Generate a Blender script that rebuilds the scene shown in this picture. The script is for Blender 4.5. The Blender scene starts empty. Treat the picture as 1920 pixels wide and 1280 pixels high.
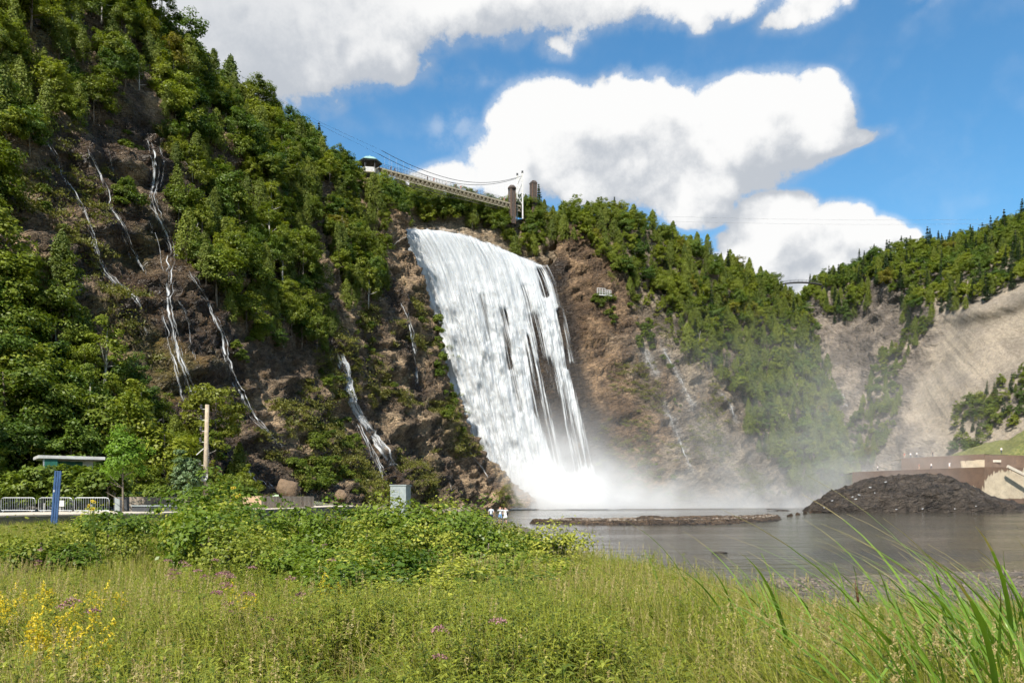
import bpy, math, random
import numpy as np
from mathutils import Vector, Matrix
from mathutils.bvhtree import BVHTree

# ------------------------------------------------------------------ camera, sky, sun, exposure
sc = bpy.context.scene
COL = sc.collection
R_ = math.radians
FPX, HY, CAMZ = 1500.0, 935.0, 2.8           # focal length in photo pixels, horizon row, eye height over the water
cam = bpy.data.cameras.new('camera')
cam.sensor_width = 36.0
cam.lens = 36.0 * FPX / 1920.0
cam.shift_y = (HY - 640.0) / 1920.0
cam.clip_end = 20000.0
cam.clip_start = 0.05
camo = bpy.data.objects.new('camera', cam)
camo.location = (0, 0, CAMZ)
camo.rotation_euler = (R_(90), 0, 0)
COL.objects.link(camo)
sc.camera = camo

SUN_AZ, SUN_EL = -160.0, 49.0
TO_SUN = Vector((math.sin(R_(SUN_AZ)) * math.cos(R_(SUN_EL)), math.cos(R_(SUN_AZ)) * math.cos(R_(SUN_EL)), math.sin(R_(SUN_EL))))
sun = bpy.data.lights.new('sun', 'SUN')
sun.energy = 5.0
sun.angle = R_(0.53)
sun.color = (1.0, 0.95, 0.86)
suno = bpy.data.objects.new('sun', sun)
suno.rotation_euler = TO_SUN.to_track_quat('Z', 'Y').to_euler()
suno.location = (-60, -60, 120)
COL.objects.link(suno)

sc.render.engine = 'CYCLES'
sc.view_settings.view_transform = 'Standard'
sc.view_settings.look = 'None'
sc.view_settings.exposure = 0.8
sc.view_settings.gamma = 1.0
sc.view_settings.use_curve_mapping = False
cy = sc.cycles
cy.use_denoising = True
cy.max_bounces = 7
cy.diffuse_bounces = 3
cy.glossy_bounces = 3
cy.transmission_bounces = 4
cy.transparent_max_bounces = 14
cy.volume_bounces = 4
cy.volume_step_rate = 1.0
cy.volume_max_steps = 128
cy.use_adaptive_sampling = True
cy.adaptive_threshold = 0.025
cy.adaptive_min_samples = 12
cy.sample_clamp_indirect = 8.0
cy.caustics_reflective = False
cy.caustics_refractive = False


# ------------------------------------------------------------------ node expression helper
class NX:
    def __init__(self, nt):
        self.nt = nt

    def node(self, t, **kw):
        n = self.nt.nodes.new(t)
        for k, v in kw.items():
            setattr(n, k, v)
        return n

    def put(self, sock, v):
        if isinstance(v, bpy.types.NodeSocket):
            self.nt.links.new(v, sock)
        elif v is not None:
            try:
                sock.default_value = v
            except Exception:
                sock.default_value = (*v, 1.0) if len(v) == 3 else v

    def m(self, op, a, b=None, c=None, clamp=False):
        n = self.node('ShaderNodeMath', operation=op, use_clamp=clamp)
        for i, v in enumerate((a, b, c)):
            if v is not None:
                self.put(n.inputs[i], v)
        return n.outputs[0]

    def v(self, op, a, b=None, s=None):
        n = self.node('ShaderNodeVectorMath', operation=op)
        self.put(n.inputs[0], a)
        if b is not None:
            self.put(n.inputs[1], b)
        if s is not None:
            self.put(n.inputs['Scale'], s)
        return n.outputs['Value'] if op in ('DOT_PRODUCT', 'LENGTH', 'DISTANCE') else n.outputs[0]

    def xyz(self, a):
        n = self.node('ShaderNodeSeparateXYZ')
        self.put(n.inputs[0], a)
        return n.outputs

    def cxyz(self, x, y, z):
        n = self.node('ShaderNodeCombineXYZ')
        self.put(n.inputs[0], x); self.put(n.inputs[1], y); self.put(n.inputs[2], z)
        return n.outputs[0]

    def noise(self, vec, scale=1.0, detail=4.0, rough=0.55, dist=0.0, col=False):
        n = self.node('ShaderNodeTexNoise')
        self.put(n.inputs['Vector'], vec)
        n.inputs['Scale'].default_value = scale
        n.inputs['Detail'].default_value = detail
        n.inputs['Roughness'].default_value = rough
        n.inputs['Distortion'].default_value = dist
        return n.outputs['Color'] if col else n.outputs[0]

    def voro(self, vec, scale=1.0, feature='F1', out='Distance', rnd=1.0):
        n = self.node('ShaderNodeTexVoronoi', feature=feature)
        self.put(n.inputs['Vector'], vec)
        n.inputs['Scale'].default_value = scale
        n.inputs['Randomness'].default_value = rnd
        return n.outputs[out]

    def ramp(self, f, a, b, lo=0.0, hi=1.0, smooth=True):
        n = self.node('ShaderNodeMapRange', interpolation_type='SMOOTHSTEP' if smooth else 'LINEAR')
        self.put(n.inputs[0], f)
        self.put(n.inputs[1], a); self.put(n.inputs[2], b); self.put(n.inputs[3], lo); self.put(n.inputs[4], hi)
        return n.outputs[0]

    def mix(self, f, a, b, blend='MIX'):
        n = self.node('ShaderNodeMix', data_type='RGBA', blend_type=blend)
        self.put(n.inputs[0], f)
        self.put(n.inputs[6], a if isinstance(a, bpy.types.NodeSocket) else (*a, 1.0))
        self.put(n.inputs[7], b if isinstance(b, bpy.types.NodeSocket) else (*b, 1.0))
        return n.outputs[2]

    def attr(self, name, out='Color'):
        n = self.node('ShaderNodeAttribute', attribute_name=name)
        return n.outputs[out]

    def obj(self):
        return self.node('ShaderNodeTexCoord').outputs['Object']

    def pos(self):
        return self.node('ShaderNodeNewGeometry').outputs['Position']

    def bump(self, h, strength=0.5, dist=0.1):
        n = self.node('ShaderNodeBump')
        n.inputs['Strength'].default_value = strength
        n.inputs['Distance'].default_value = dist
        self.put(n.inputs['Height'], h)
        return n.outputs[0]


# ------------------------------------------------------------------ world: Nishita sky with cumulus
def build_world():
    w = bpy.data.worlds.new('World')
    sc.world = w
    w.use_nodes = True
    nt = w.node_tree
    X = NX(nt)
    bg = nt.nodes['Background']
    sky = X.node('ShaderNodeTexSky', sky_type='NISHITA', sun_disc=False)
    sky.sun_elevation = R_(SUN_EL)
    sky.sun_rotation = R_(SUN_AZ)
    sky.air_density = 1.15
    sky.dust_density = 0.2
    sky.ozone_density = 4.5
    sky.altitude = 100
    hs = X.node('ShaderNodeHueSaturation')
    hs.inputs['Saturation'].default_value = 1.12
    hs.inputs['Value'].default_value = 1.5
    X.put(hs.inputs['Color'], sky.outputs[0])
    d = X.node('ShaderNodeTexCoord').outputs['Generated']
    d = X.v('NORMALIZE', d)

    def sph(px, py):
        x, z = (px - 960) / FPX, (HY - py) / FPX
        n = math.sqrt(x * x + 1 + z * z)
        return math.atan2(x, 1), math.asin(z / n)

    # cloud density as a group: direction -> field value
    g = bpy.data.node_groups.new('cloud_field', 'ShaderNodeTree')
    g.interface.new_socket('dir', in_out='INPUT', socket_type='NodeSocketVector')
    g.interface.new_socket('field', in_out='OUTPUT', socket_type='NodeSocketFloat')
    G = NX(g)
    gi, go = G.node('NodeGroupInput'), G.node('NodeGroupOutput')
    dv = gi.outputs[0]
    s = G.xyz(dv)
    az = G.m('ARCTAN2', s[0], s[1])
    el = G.m('ARCSINE', s[2])
    warp = G.noise(dv, 5.0, 2.0, 0.5, col=True)
    wv = G.v('SCALE', G.v('SUBTRACT', warp, (0.5, 0.5, 0.5)), s=0.09)
    ae = G.v('ADD', G.cxyz(az, el, 0.0), wv)
    blobs = [  # photo-space ellipses: x, y, rx, ry, weight
        (430, 50, 360, 170, 1.1), (620, 25, 300, 150, 1.0), (900, 0, 400, 90, 0.8), (1250, -10, 380, 60, 0.7), (560, 135, 160, 70, 0.72), (690, 105, 110, 70, 0.6),
        (1060, 265, 170, 120, 1.05), (1220, 250, 190, 130, 1.15), (1390, 235, 190, 110, 1.15), (1510, 235, 120, 90, 1.0), (1300, 330, 230, 80, 0.85),
        (980, 320, 150, 80, 0.8), (1150, 345, 180, 80, 0.8), (1310, 390, 120, 50, 0.7), (1560, 275, 130, 26, 0.6),
        (1440, 430, 110, 75, 1.1), (1530, 460, 130, 75, 1.05), (1640, 460, 90, 50, 0.95), (1400, 480, 120, 60, 0.9), (1520, 520, 200, 60, 0.9),
        (800, 370, 80, 42, 0.8), (860, 350, 110, 40, 0.62), (850, 265, 85, 50, 0.30), (830, 170, 80, 40, 0.25), (925, 160, 65, 30, 0.23), (1540, 15, 120, 45, 0.6), (1740, 30, 60, 35, 0.36), (1060, 90, 70, 30, 0.45),
    ]
    acc = None
    for (px, py, rx, ry, wt) in blobs:
        a0, e0 = sph(px, py)
        k = 1.0 / (1 + ((px - 960) / FPX) ** 2)
        sx, sy = rx / FPX * k, ry / FPX * math.sqrt(k)
        q = G.v('MULTIPLY', G.v('SUBTRACT', ae, (a0, e0, 0)), (1 / sx, 1 / sy, 0))
        f = G.m('MULTIPLY', G.m('SUBTRACT', 1.0, G.v('DOT_PRODUCT', q, q), clamp=True), wt)
        acc = f if acc is None else G.m('SMOOTH_MAX', acc, f, 0.18)
    # beyond the frame the same kind of broken cumulus goes on
    wide = G.ramp(G.noise(G.v('MULTIPLY', dv, (1, 1, 1.7)), 2.6, 2.0, 0.5), 0.44, 0.68, 0.0, 1.05)
    inn = G.m('MULTIPLY', G.ramp(G.m('ABSOLUTE', az), 0.62, 0.8, 1.0, 0.0), G.ramp(el, 0.55, 0.72, 1.0, 0.0))
    base = G.m('ADD', G.m('MULTIPLY', acc, inn), G.m('MULTIPLY', wide, G.m('SUBTRACT', 1.0, inn)))
    n1 = G.noise(dv, 11.0, 8.0, 0.63)
    b1 = G.m('ABSOLUTE', G.m('SUBTRACT', G.noise(dv, 22.0, 1.5, 0.5), 0.5))
    bil = G.m('MULTIPLY', G.m('SUBTRACT', b1, 0.09), 0.9)
    nn = G.m('ADD', G.m('MULTIPLY', G.m('SUBTRACT', n1, 0.5), 1.5), bil)
    gate = G.ramp(base, 0.02, 0.35)
    fld = G.m('ADD', G.m('SUBTRACT', base, 0.30), G.m('MULTIPLY', nn, G.m('MULTIPLY', gate, 0.95)))
    g.links.new(fld, go.inputs[0])

    def cf(v):
        n = X.node('ShaderNodeGroup')
        n.node_tree = g
        X.put(n.inputs[0], v)
        return n.outputs[0]
    f0 = cf(d)
    off = Vector((-0.040, 0.0, 0.032))
    f1 = cf(X.v('NORMALIZE', X.v('ADD', d, tuple(off))))
    alpha = X.m('MAXIMUM', X.ramp(f0, -0.02, 0.20), X.m('MULTIPLY', X.ramp(f0, -0.24, 0.10), 0.30))
    lit = X.m('MULTIPLY', X.m('SUBTRACT', f0, f1), 1.9)
    lit = X.m('SUBTRACT', lit, X.m('MULTIPLY', X.ramp(f0, 0.2, 0.95), 0.10))
    shade = X.m('MULTIPLY', X.ramp(lit, -0.80, 0.42), X.ramp(X.m('ARCTAN2', X.xyz(d)[0], X.xyz(d)[1]), -0.40, -0.06, 0.42, 1.0))
    ccol = X.mix(shade, (4.6, 4.9, 5.35), (8.3, 8.3, 8.25))
    blue = X.mix(1.0, hs.outputs[0], (0.74, 1.00, 0.98), 'MULTIPLY')
    fin = X.mix(alpha, blue, ccol)
    nt.links.new(fin, bg.inputs['Color'])
    bg.inputs['Strength'].default_value = 0.068
    w.cycles.sampling_method = 'MANUAL'
    w.cycles.sample_map_resolution = 512


build_world()

# ------------------------------------------------------------------ basic tools
rng = np.random.default_rng(7)
rnd = random.Random(11)


def P(px, py, D):
    return np.array(((px - 960) / FPX * D, D, CAMZ + (HY - py) / FPX * D))


def PZ(px, D, z):
    return np.array(((px - 960) / FPX * D, D, z))


def proj(V):
    V = np.asarray(V, float)
    y = np.maximum(V[..., 1], 0.1)
    return 960 + FPX * V[..., 0] / y, HY - FPX * (V[..., 2] - CAMZ) / y


def hash3(i, j, k, seed):
    h = (i * 374761393 + j * 668265263 + k * 2147483647 + seed * 144665) & 0xFFFFFFFF
    h = ((h ^ (h >> 13)) * 1274126177) & 0xFFFFFFFF
    h = h ^ (h >> 16)
    return (h & 0xFFFF) / 32767.5 - 1.0


def vnoise(p, seed=0):
    p = np.asarray(p, float)
    i = np.floor(p).astype(np.int64)
    f = p - i
    u = f * f * f * (f * (f * 6 - 15) + 10)
    out = 0
    for a in (0, 1):
        wa = u[..., 0] if a else 1 - u[..., 0]
        for b in (0, 1):
            wb = u[..., 1] if b else 1 - u[..., 1]
            for c in (0, 1):
                wc = u[..., 2] if c else 1 - u[..., 2]
                out = out + wa * wb * wc * hash3(i[..., 0] + a, i[..., 1] + b, i[..., 2] + c, seed)
    return out


def fbm(p, octv=5, gain=0.5, lac=2.03, seed=0, ridged=False):
    p = np.asarray(p, float)
    a, s, t = 1.0, 0.0, 0.0
    for o in range(octv):
        n = vnoise(p, seed + o * 17)
        if ridged:
            n = 1 - 2 * np.abs(n)
        s = s + a * n
        t += a
        a *= gain
        p = p * lac + 3.1
    return s / t


def sstep(a, b, x):
    t = np.clip((x - a) / (b - a), 0, 1)
    return t * t * (3 - 2 * t)


def mesh_np(name, V, F, smooth=True):
    V = np.ascontiguousarray(V, dtype=np.float32).reshape(-1, 3)
    F = np.ascontiguousarray(F, dtype=np.int32)
    me = bpy.data.meshes.new(name)
    n, k = F.shape
    me.vertices.add(len(V))
    me.vertices.foreach_set('co', V.ravel())
    me.loops.add(n * k)
    me.loops.foreach_set('vertex_index', F.ravel())
    me.polygons.add(n)
    me.polygons.foreach_set('loop_start', np.arange(0, n * k, k, dtype=np.int32))
    if smooth:
        me.polygons.foreach_set('use_smooth', np.ones(n, dtype=bool))
    me.update(calc_edges=True)
    me.validate()
    return me


def set_attr(me, name, A, typ='FLOAT_COLOR'):
    A = np.asarray(A, np.float32)
    at = me.attributes.new(name, typ, 'POINT')
    if typ == 'FLOAT_COLOR':
        if A.shape[-1] == 3:
            A = np.concatenate([A, np.ones(A.shape[:-1] + (1,), np.float32)], -1)
        at.data.foreach_set('color', A.ravel())
    elif typ == 'FLOAT_VECTOR':
        at.data.foreach_set('vector', A.ravel())
    else:
        at.data.foreach_set('value', A.ravel())


def link(name, me, mat=None, parent=None):
    o = bpy.data.objects.new(name, me)
    COL.objects.link(o)
    if mat is not None and not me.materials:
        me.materials.append(mat)
    if parent is not None:
        o.parent = parent
    return o


def tag(o, label=None, cat=None, group=None, kind=None):
    if label:
        o['label'] = label
    if cat:
        o['category'] = cat
    if group:
        o['group'] = group
    if kind:
        o['kind'] = kind
    return o


def empty(name, loc=(0, 0, 0), rz=0.0):
    o = bpy.data.objects.new(name, None)
    o.empty_display_size = 0.2
    COL.objects.link(o)
    o.location = loc
    o.rotation_euler = (0, 0, rz)
    return o


def grid_faces(nu, nv):
    i = np.arange(nu - 1)[:, None] * nv + np.arange(nv - 1)[None, :]
    return np.stack([i, i + nv, i + nv + 1, i + 1], -1).reshape(-1, 4)


def catmull(C, n, axis=0):
    C = np.moveaxis(np.asarray(C, float), axis, 0)
    K = C.shape[0]
    Cp = np.concatenate([2 * C[:1] - C[1:2], C, 2 * C[-1:] - C[-2:-1]], 0)
    t = np.linspace(0, K - 1, n)
    i = np.minimum(t.astype(int), K - 2)
    f = (t - i).reshape((-1,) + (1,) * (C.ndim - 1))
    p0, p1, p2, p3 = Cp[i], Cp[i + 1], Cp[i + 2], Cp[i + 3]
    out = 0.5 * (2 * p1 + (p2 - p0) * f + (2 * p0 - 5 * p1 + 4 * p2 - p3) * f ** 2 + (3 * p1 - p0 - 3 * p2 + p3) * f ** 3)
    return np.moveaxis(out, 0, axis)


def grid_normals(G):
    du = np.gradient(G, axis=0)
    dv = np.gradient(G, axis=1)
    n = np.cross(du, dv)
    return n / np.maximum(np.linalg.norm(n, axis=-1, keepdims=True), 1e-9)


class MB:
    """collects boxes, bars, tubes, lathes into one mesh"""
    def __init__(self):
        self.V, self.F = [], []

    def add(self, V, F):
        o = len(self.V)
        self.V += [tuple(float(c) for c in v) for v in V]
        self.F += [tuple(i + o for i in f) for f in F]
        return self

    def box(self, c, s, rz=0.0, M=None):
        x, y, z = s[0] / 2, s[1] / 2, s[2] / 2
        vs = [Vector((a * x, b * y, d * z)) for a in (-1, 1) for b in (-1, 1) for d in (-1, 1)]
        m = Matrix.Rotation(rz, 3, 'Z') if M is None else M
        vs = [m @ v + Vector(c) for v in vs]
        return self.add(vs, [(0, 1, 3, 2), (4, 6, 7, 5), (0, 4, 5, 1), (2, 3, 7, 6), (0, 2, 6, 4), (1, 5, 7, 3)])

    def bar(self, a, b, w, h=None, up=(0, 0, 1)):
        a, b = Vector(a), Vector(b)
        d = b - a
        L = d.length
        if L < 1e-6:
            return self
        d.normalize()
        u = Vector(up)
        if abs(d.dot(u)) > 0.98:
            u = Vector((1, 0, 0))
        s = d.cross(u).normalized()
        u = s.cross(d)
        M = Matrix((d, s, u)).transposed()
        return self.box((a + b) / 2, (L, w, h or w), M=M)

    def tube(self, pts, r, n=8, caps=True):
        pts = [Vector(p) for p in pts]
        rs = r if hasattr(r, '__len__') else [r] * len(pts)
        V, F = [], []
        for i, p in enumerate(pts):
            d = (pts[min(i + 1, len(pts) - 1)] - pts[max(i - 1, 0)]).normalized()
            u = Vector((0, 0, 1)) if abs(d.z) < 0.95 else Vector((1, 0, 0))
            s = d.cross(u).normalized()
            u = s.cross(d)
            for k in range(n):
                a = 2 * math.pi * k / n
                V.append(p + (s * math.cos(a) + u * math.sin(a)) * rs[i])
        for i in range(len(pts) - 1):
            for k in range(n):
                F.append((i * n + k, i * n + (k + 1) % n, (i + 1) * n + (k + 1) % n, (i + 1) * n + k))
        if caps:
            F.append(tuple(range(n - 1, -1, -1)))
            F.append(tuple((len(pts) - 1) * n + k for k in range(n)))
        return self.add(V, F)

    def lathe(self, c, prof, n=12, rz=0.0):
        V, F = [], []
        for (r, z) in prof:
            for k in range(n):
                a = 2 * math.pi * k / n + rz
                V.append((c[0] + r * math.cos(a), c[1] + r * math.sin(a), c[2] + z))
        for i in range(len(prof) - 1):
            for k in range(n):
                F.append((i * n + k, i * n + (k + 1) % n, (i + 1) * n + (k + 1) % n, (i + 1) * n + k))
        F.append(tuple(range(n - 1, -1, -1)))
        F.append(tuple((len(prof) - 1) * n + k for k in range(n)))
        return self.add(V, F)

    def mesh(self, name, smooth=False):
        me = bpy.data.meshes.new(name)
        me.from_pydata(self.V, [], self.F)
        if smooth:
            me.polygons.foreach_set('use_smooth', [True] * len(me.polygons))
        me.update()
        return me

    def build(self, name, mat, parent=None, smooth=False, bevel=0.0):
        o = link(name, self.mesh(name, smooth), mat, parent)
        if bevel:
            b = o.modifiers.new('bevel', 'BEVEL')
            b.width = bevel
            b.segments = 2
            b.limit_method = 'ANGLE'
        return o


def copy_tree(o, parent=None):
    c = o.copy()
    COL.objects.link(c)
    c.parent = parent
    for ch in o.children:
        copy_tree(ch, c)
    return c


# ------------------------------------------------------------------ materials
def mat(name, fn=None, base=(0.5, 0.5, 0.5), rough=0.7, metal=0.0, spec=0.4):
    m = bpy.data.materials.new(name)
    m.use_nodes = True
    nt = m.node_tree
    b = nt.nodes['Principled BSDF']
    b.inputs['Base Color'].default_value = (*base, 1)
    b.inputs['Roughness'].default_value = rough
    b.inputs['Metallic'].default_value = metal
    b.inputs['Specular IOR Level'].default_value = spec
    if fn:
        fn(NX(nt), b, nt)
    return m


def worn(a, b, scale, rough=0.7, bump=0.2, bdist=0.02, spec=0.3, metal=0.0, detail=6):
    """two-tone weathered surface in object space"""
    def fn(X, s, nt):
        v = X.obj()
        n = X.noise(v, scale, detail, 0.6)
        n2 = X.noise(v, scale * 7, 4, 0.6)
        f = X.ramp(X.m('ADD', X.m('MULTIPLY', n, 0.7), X.m('MULTIPLY', n2, 0.3)), 0.36, 0.64)
        X.put(s.inputs['Base Color'], X.mix(f, a, b))
        X.put(s.inputs['Normal'], X.bump(n2, bump, bdist))
        s.inputs['Roughness'].default_value = rough
        s.inputs['Specular IOR Level'].default_value = spec
        s.inputs['Metallic'].default_value = metal
    return fn


def rock_fn(X, s, nt, lichen=0.45):
    v = X.pos()
    col = X.attr('col')
    wet = X.attr('wet', 'Fac')
    # tilted bedding: squash across the dip
    dip = X.cxyz(X.v('DOT_PRODUCT', v, (0.95, 0.1, 0.3)), X.v('DOT_PRODUCT', v, (-0.1, 0.99, 0.0)), X.v('DOT_PRODUCT', v, (-0.9, -0.2, 2.6)))
    n1 = X.noise(v, 0.35, 8, 0.62, 0.6)
    n2 = X.noise(dip, 0.55, 8, 0.62, 0.3)
    n3 = X.noise(v, 2.6, 6, 0.65)
    cr = X.voro(X.v('ADD', dip, X.v('SCALE', X.noise(v, 0.6, 3, 0.5, col=True), s=1.6)), 0.5, 'DISTANCE_TO_EDGE')
    crack = X.ramp(cr, 0.0, 0.07)
    t = X.ramp(X.m('ADD', X.m('MULTIPLY', n1, 0.5), X.m('MULTIPLY', n2, 0.5)), 0.34, 0.66)
    c = X.mix(1.0, col, X.mix(t, (0.50, 0.48, 0.47), (1.75, 1.68, 1.58)), 'MULTIPLY')
    c = X.mix(X.m('MULTIPLY', X.ramp(crack, 0.0, 1.0, 0.55, 0.0), 1.0), c, X.mix(1.0, c, (0.35, 0.33, 0.32), 'MULTIPLY'))
    c = X.mix(1.0, c, X.mix(X.ramp(n3, 0.3, 0.7), (0.66, 0.66, 0.67), (1.3, 1.28, 1.24)), 'MULTIPLY')
    # ochre lichen and iron stain
    och = X.ramp(X.noise(v, 0.22, 5, 0.6), 0.56, 0.72)
    c = X.mix(X.m('MULTIPLY', och, lichen), c, (0.27, 0.16, 0.065))
    X.put(s.inputs['Base Color'], c)
    rg = X.m('ABSOLUTE', X.m('SUBTRACT', X.noise(dip, 0.9, 5, 0.6, 0.2), 0.5))
    rg2 = X.m('ABSOLUTE', X.m('SUBTRACT', X.noise(dip, 0.33, 6, 0.6, 0.3), 0.5))
    h = X.m('ADD', X.m('ADD', X.m('MULTIPLY', n2, 0.9), X.m('MULTIPLY', n3, 0.30)), X.m('ADD', X.m('MULTIPLY', crack, 0.30), X.m('ADD', X.m('MULTIPLY', rg, 1.1), X.m('MULTIPLY', rg2, 2.2))))
    X.put(s.inputs['Normal'], X.bump(h, 1.0, 1.4))
    X.put(s.inputs['Roughness'], X.m('SUBTRACT', 0.88, X.m('MULTIPLY', wet, 0.5)))
    s.inputs['Specular IOR Level'].default_value = 0.35


M = {}
M['rock'] = mat('cliff_rock', rock_fn)
M['mound_rock'] = mat('dark_mound_rock', lambda X, s, nt: rock_fn(X, s, nt, 0.10))


def scree_fn(X, s, nt):
    v = X.pos()
    col = X.attr('col')
    uv = X.attr('uvw', 'Vector')
    n = X.noise(X.v('MULTIPLY', uv, (0.55, 0.035, 1)), 1.0, 7, 0.62, 0.4)
    n3 = X.noise(v, 0.9, 8, 0.7)
    n4 = X.noise(v, 0.12, 4, 0.6)
    c = X.mix(1.0, col, X.mix(X.ramp(n, 0.32, 0.68), (0.92, 0.92, 0.91), (1.05, 1.05, 1.04)), 'MULTIPLY')
    c = X.mix(1.0, c, X.mix(X.ramp(n3, 0.3, 0.7), (0.78, 0.78, 0.78), (1.2, 1.2, 1.18)), 'MULTIPLY')
    c = X.mix(1.0, c, X.mix(X.ramp(n4, 0.35, 0.65), (0.85, 0.84, 0.84), (1.12, 1.1, 1.06)), 'MULTIPLY')
    X.put(s.inputs['Base Color'], c)
    rk = X.attr('wet', 'Fac')
    dip = X.cxyz(X.v('DOT_PRODUCT', v, (0.95, 0.1, 0.3)), X.v('DOT_PRODUCT', v, (-0.1, 0.99, 0.0)), X.v('DOT_PRODUCT', v, (0.9, -0.2, 2.2)))
    nr = X.noise(dip, 0.30, 8, 0.65, 0.4)
    hm = X.m('ADD', X.m('MULTIPLY', X.m('SUBTRACT', 1.0, rk), X.m('ADD', X.m('MULTIPLY', n, 0.18), X.m('MULTIPLY', n3, 0.45))), X.m('MULTIPLY', rk, X.m('MULTIPLY', nr, 3.0)))
    X.put(s.inputs['Normal'], X.bump(hm, 0.9, 1.0))
    s.inputs['Roughness'].default_value = 0.95
    s.inputs['Specular IOR Level'].default_value = 0.15


M['scree'] = mat('shale_scree', scree_fn)


def leaf_mat(name, dark, light, var=0.5, trans=0.35, rough=0.5, clump=True, autumn=0.0):
    m = bpy.data.materials.new(name)
    m.use_nodes = True
    nt = m.node_tree
    X = NX(nt)
    nt.nodes.remove(nt.nodes['Principled BSDF'])
    out = nt.nodes['Material Output']
    oi = X.node('ShaderNodeObjectInfo').outputs['Random']
    gi = X.node('ShaderNodeNewGeometry').outputs['Random Per Island']
    f = X.m('ADD', X.m('MULTIPLY', oi, 0.55 * var * 2), X.m('MULTIPLY', gi, 0.55))
    f = X.m('MULTIPLY', f, 1.0 / (1.1 * var + 0.55))
    if clump:
        f = X.m('ADD', X.m('MULTIPLY', f, 0.65), X.m('MULTIPLY', X.noise(X.obj(), 0.7, 2, 0.5), 0.4))
    c = X.mix(X.ramp(f, 0.05, 0.95), dark, light)
    if autumn:
        a = X.ramp(X.m('FRACT', X.m('MULTIPLY', oi, 7.31)), 1 - autumn, 1.0)
        c = X.mix(X.m('MULTIPLY', a, 0.45), c, (0.22, 0.13, 0.02))
    p = X.node('ShaderNodeBsdfPrincipled')
    X.put(p.inputs['Base Color'], c)
    p.inputs['Roughness'].default_value = rough
    p.inputs['Specular IOR Level'].default_value = 0.3
    t = X.node('ShaderNodeBsdfTranslucent')
    X.put(t.inputs['Color'], X.mix(1.0, c, (1.25, 1.3, 0.55), 'MULTIPLY'))
    ms = X.node('ShaderNodeMixShader')
    ms.inputs[0].default_value = trans
    nt.links.new(p.outputs[0], ms.inputs[1])
    nt.links.new(t.outputs[0], ms.inputs[2])
    nt.links.new(ms.outputs[0], out.inputs['Surface'])
    return m


M['leaf_broad'] = leaf_mat('broadleaf_leaves', (0.058, 0.098, 0.010), (0.215, 0.250, 0.024), var=0.75, autumn=0.12)
M['leaf_pale'] = leaf_mat('pale_broadleaf_leaves', (0.085, 0.120, 0.012), (0.26, 0.285, 0.030), var=0.6, trans=0.4)
M['leaf_deep'] = leaf_mat('deep_green_leaves', (0.036, 0.078, 0.010), (0.125, 0.180, 0.022), var=0.6)
M['leaf_cedar'] = leaf_mat('cedar_sprays', (0.058, 0.088, 0.012), (0.190, 0.220, 0.026), var=0.8, trans=0.28, rough=0.6)
M['leaf_spruce'] = leaf_mat('spruce_needles', (0.018, 0.040, 0.014), (0.050, 0.085, 0.024), trans=0.12, rough=0.6)
M['leaf_shrub'] = leaf_mat('shrub_leaves', (0.050, 0.090, 0.010), (0.180, 0.220, 0.024))
M['leaf_young'] = leaf_mat('young_tree_leaves', (0.11, 0.20, 0.020), (0.24, 0.36, 0.045), trans=0.45)
M['leaf_silver'] = leaf_mat('silver_tree_leaves', (0.06, 0.11, 0.035), (0.20, 0.27, 0.13), trans=0.3)
M['leaf_bank'] = leaf_mat('bank_shrub_leaves', (0.042, 0.090, 0.010), (0.175, 0.235, 0.026), rough=0.42)
M['leaf_weed'] = leaf_mat('weed_leaves', (0.115, 0.150, 0.014), (0.40, 0.40, 0.060), clump=False)
M['leaf_weed_dark'] = leaf_mat('dark_weed_leaves', (0.082, 0.118, 0.012), (0.29, 0.31, 0.045), clump=False)
M['leaf_weed_dry'] = leaf_mat('dry_weed_leaves', (0.17, 0.160, 0.035), (0.38, 0.36, 0.10), clump=False, trans=0.35)
M['grass'] = leaf_mat('grass_blades', (0.13, 0.165, 0.015), (0.40, 0.39, 0.070), clump=False, trans=0.45)
M['grass_dry'] = leaf_mat('dry_grass', (0.26, 0.20, 0.075), (0.52, 0.42, 0.20), clump=False, trans=0.35)
M['cattail'] = leaf_mat('cattail_leaf', (0.085, 0.155, 0.016), (0.20, 0.31, 0.042), clump=False, trans=0.35, rough=0.4)
M['cattail_tip'] = leaf_mat('cattail_dry_leaf', (0.20, 0.19, 0.05), (0.38, 0.31, 0.14), clump=False, trans=0.3)
M['yellow'] = leaf_mat('goldenrod_florets', (0.50, 0.36, 0.015), (0.70, 0.54, 0.04), clump=False, trans=0.3)
M['pink'] = leaf_mat('joe_pye_florets', (0.20, 0.085, 0.105), (0.36, 0.19, 0.20), clump=False, trans=0.2)
M['moss'] = leaf_mat('ledge_grass', (0.070, 0.080, 0.014), (0.19, 0.18, 0.035), trans=0.3)
M['bark'] = mat('bark', worn((0.09, 0.07, 0.05), (0.22, 0.18, 0.14), 6, 0.9, 0.6, 0.02))
M['bark_pale'] = mat('bleached_wood', worn((0.38, 0.35, 0.31), (0.58, 0.55, 0.50), 6, 0.85))
M['spike'] = mat('cattail_spike', worn((0.045, 0.017, 0.007), (0.09, 0.034, 0.014), 60, 0.95))


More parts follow.
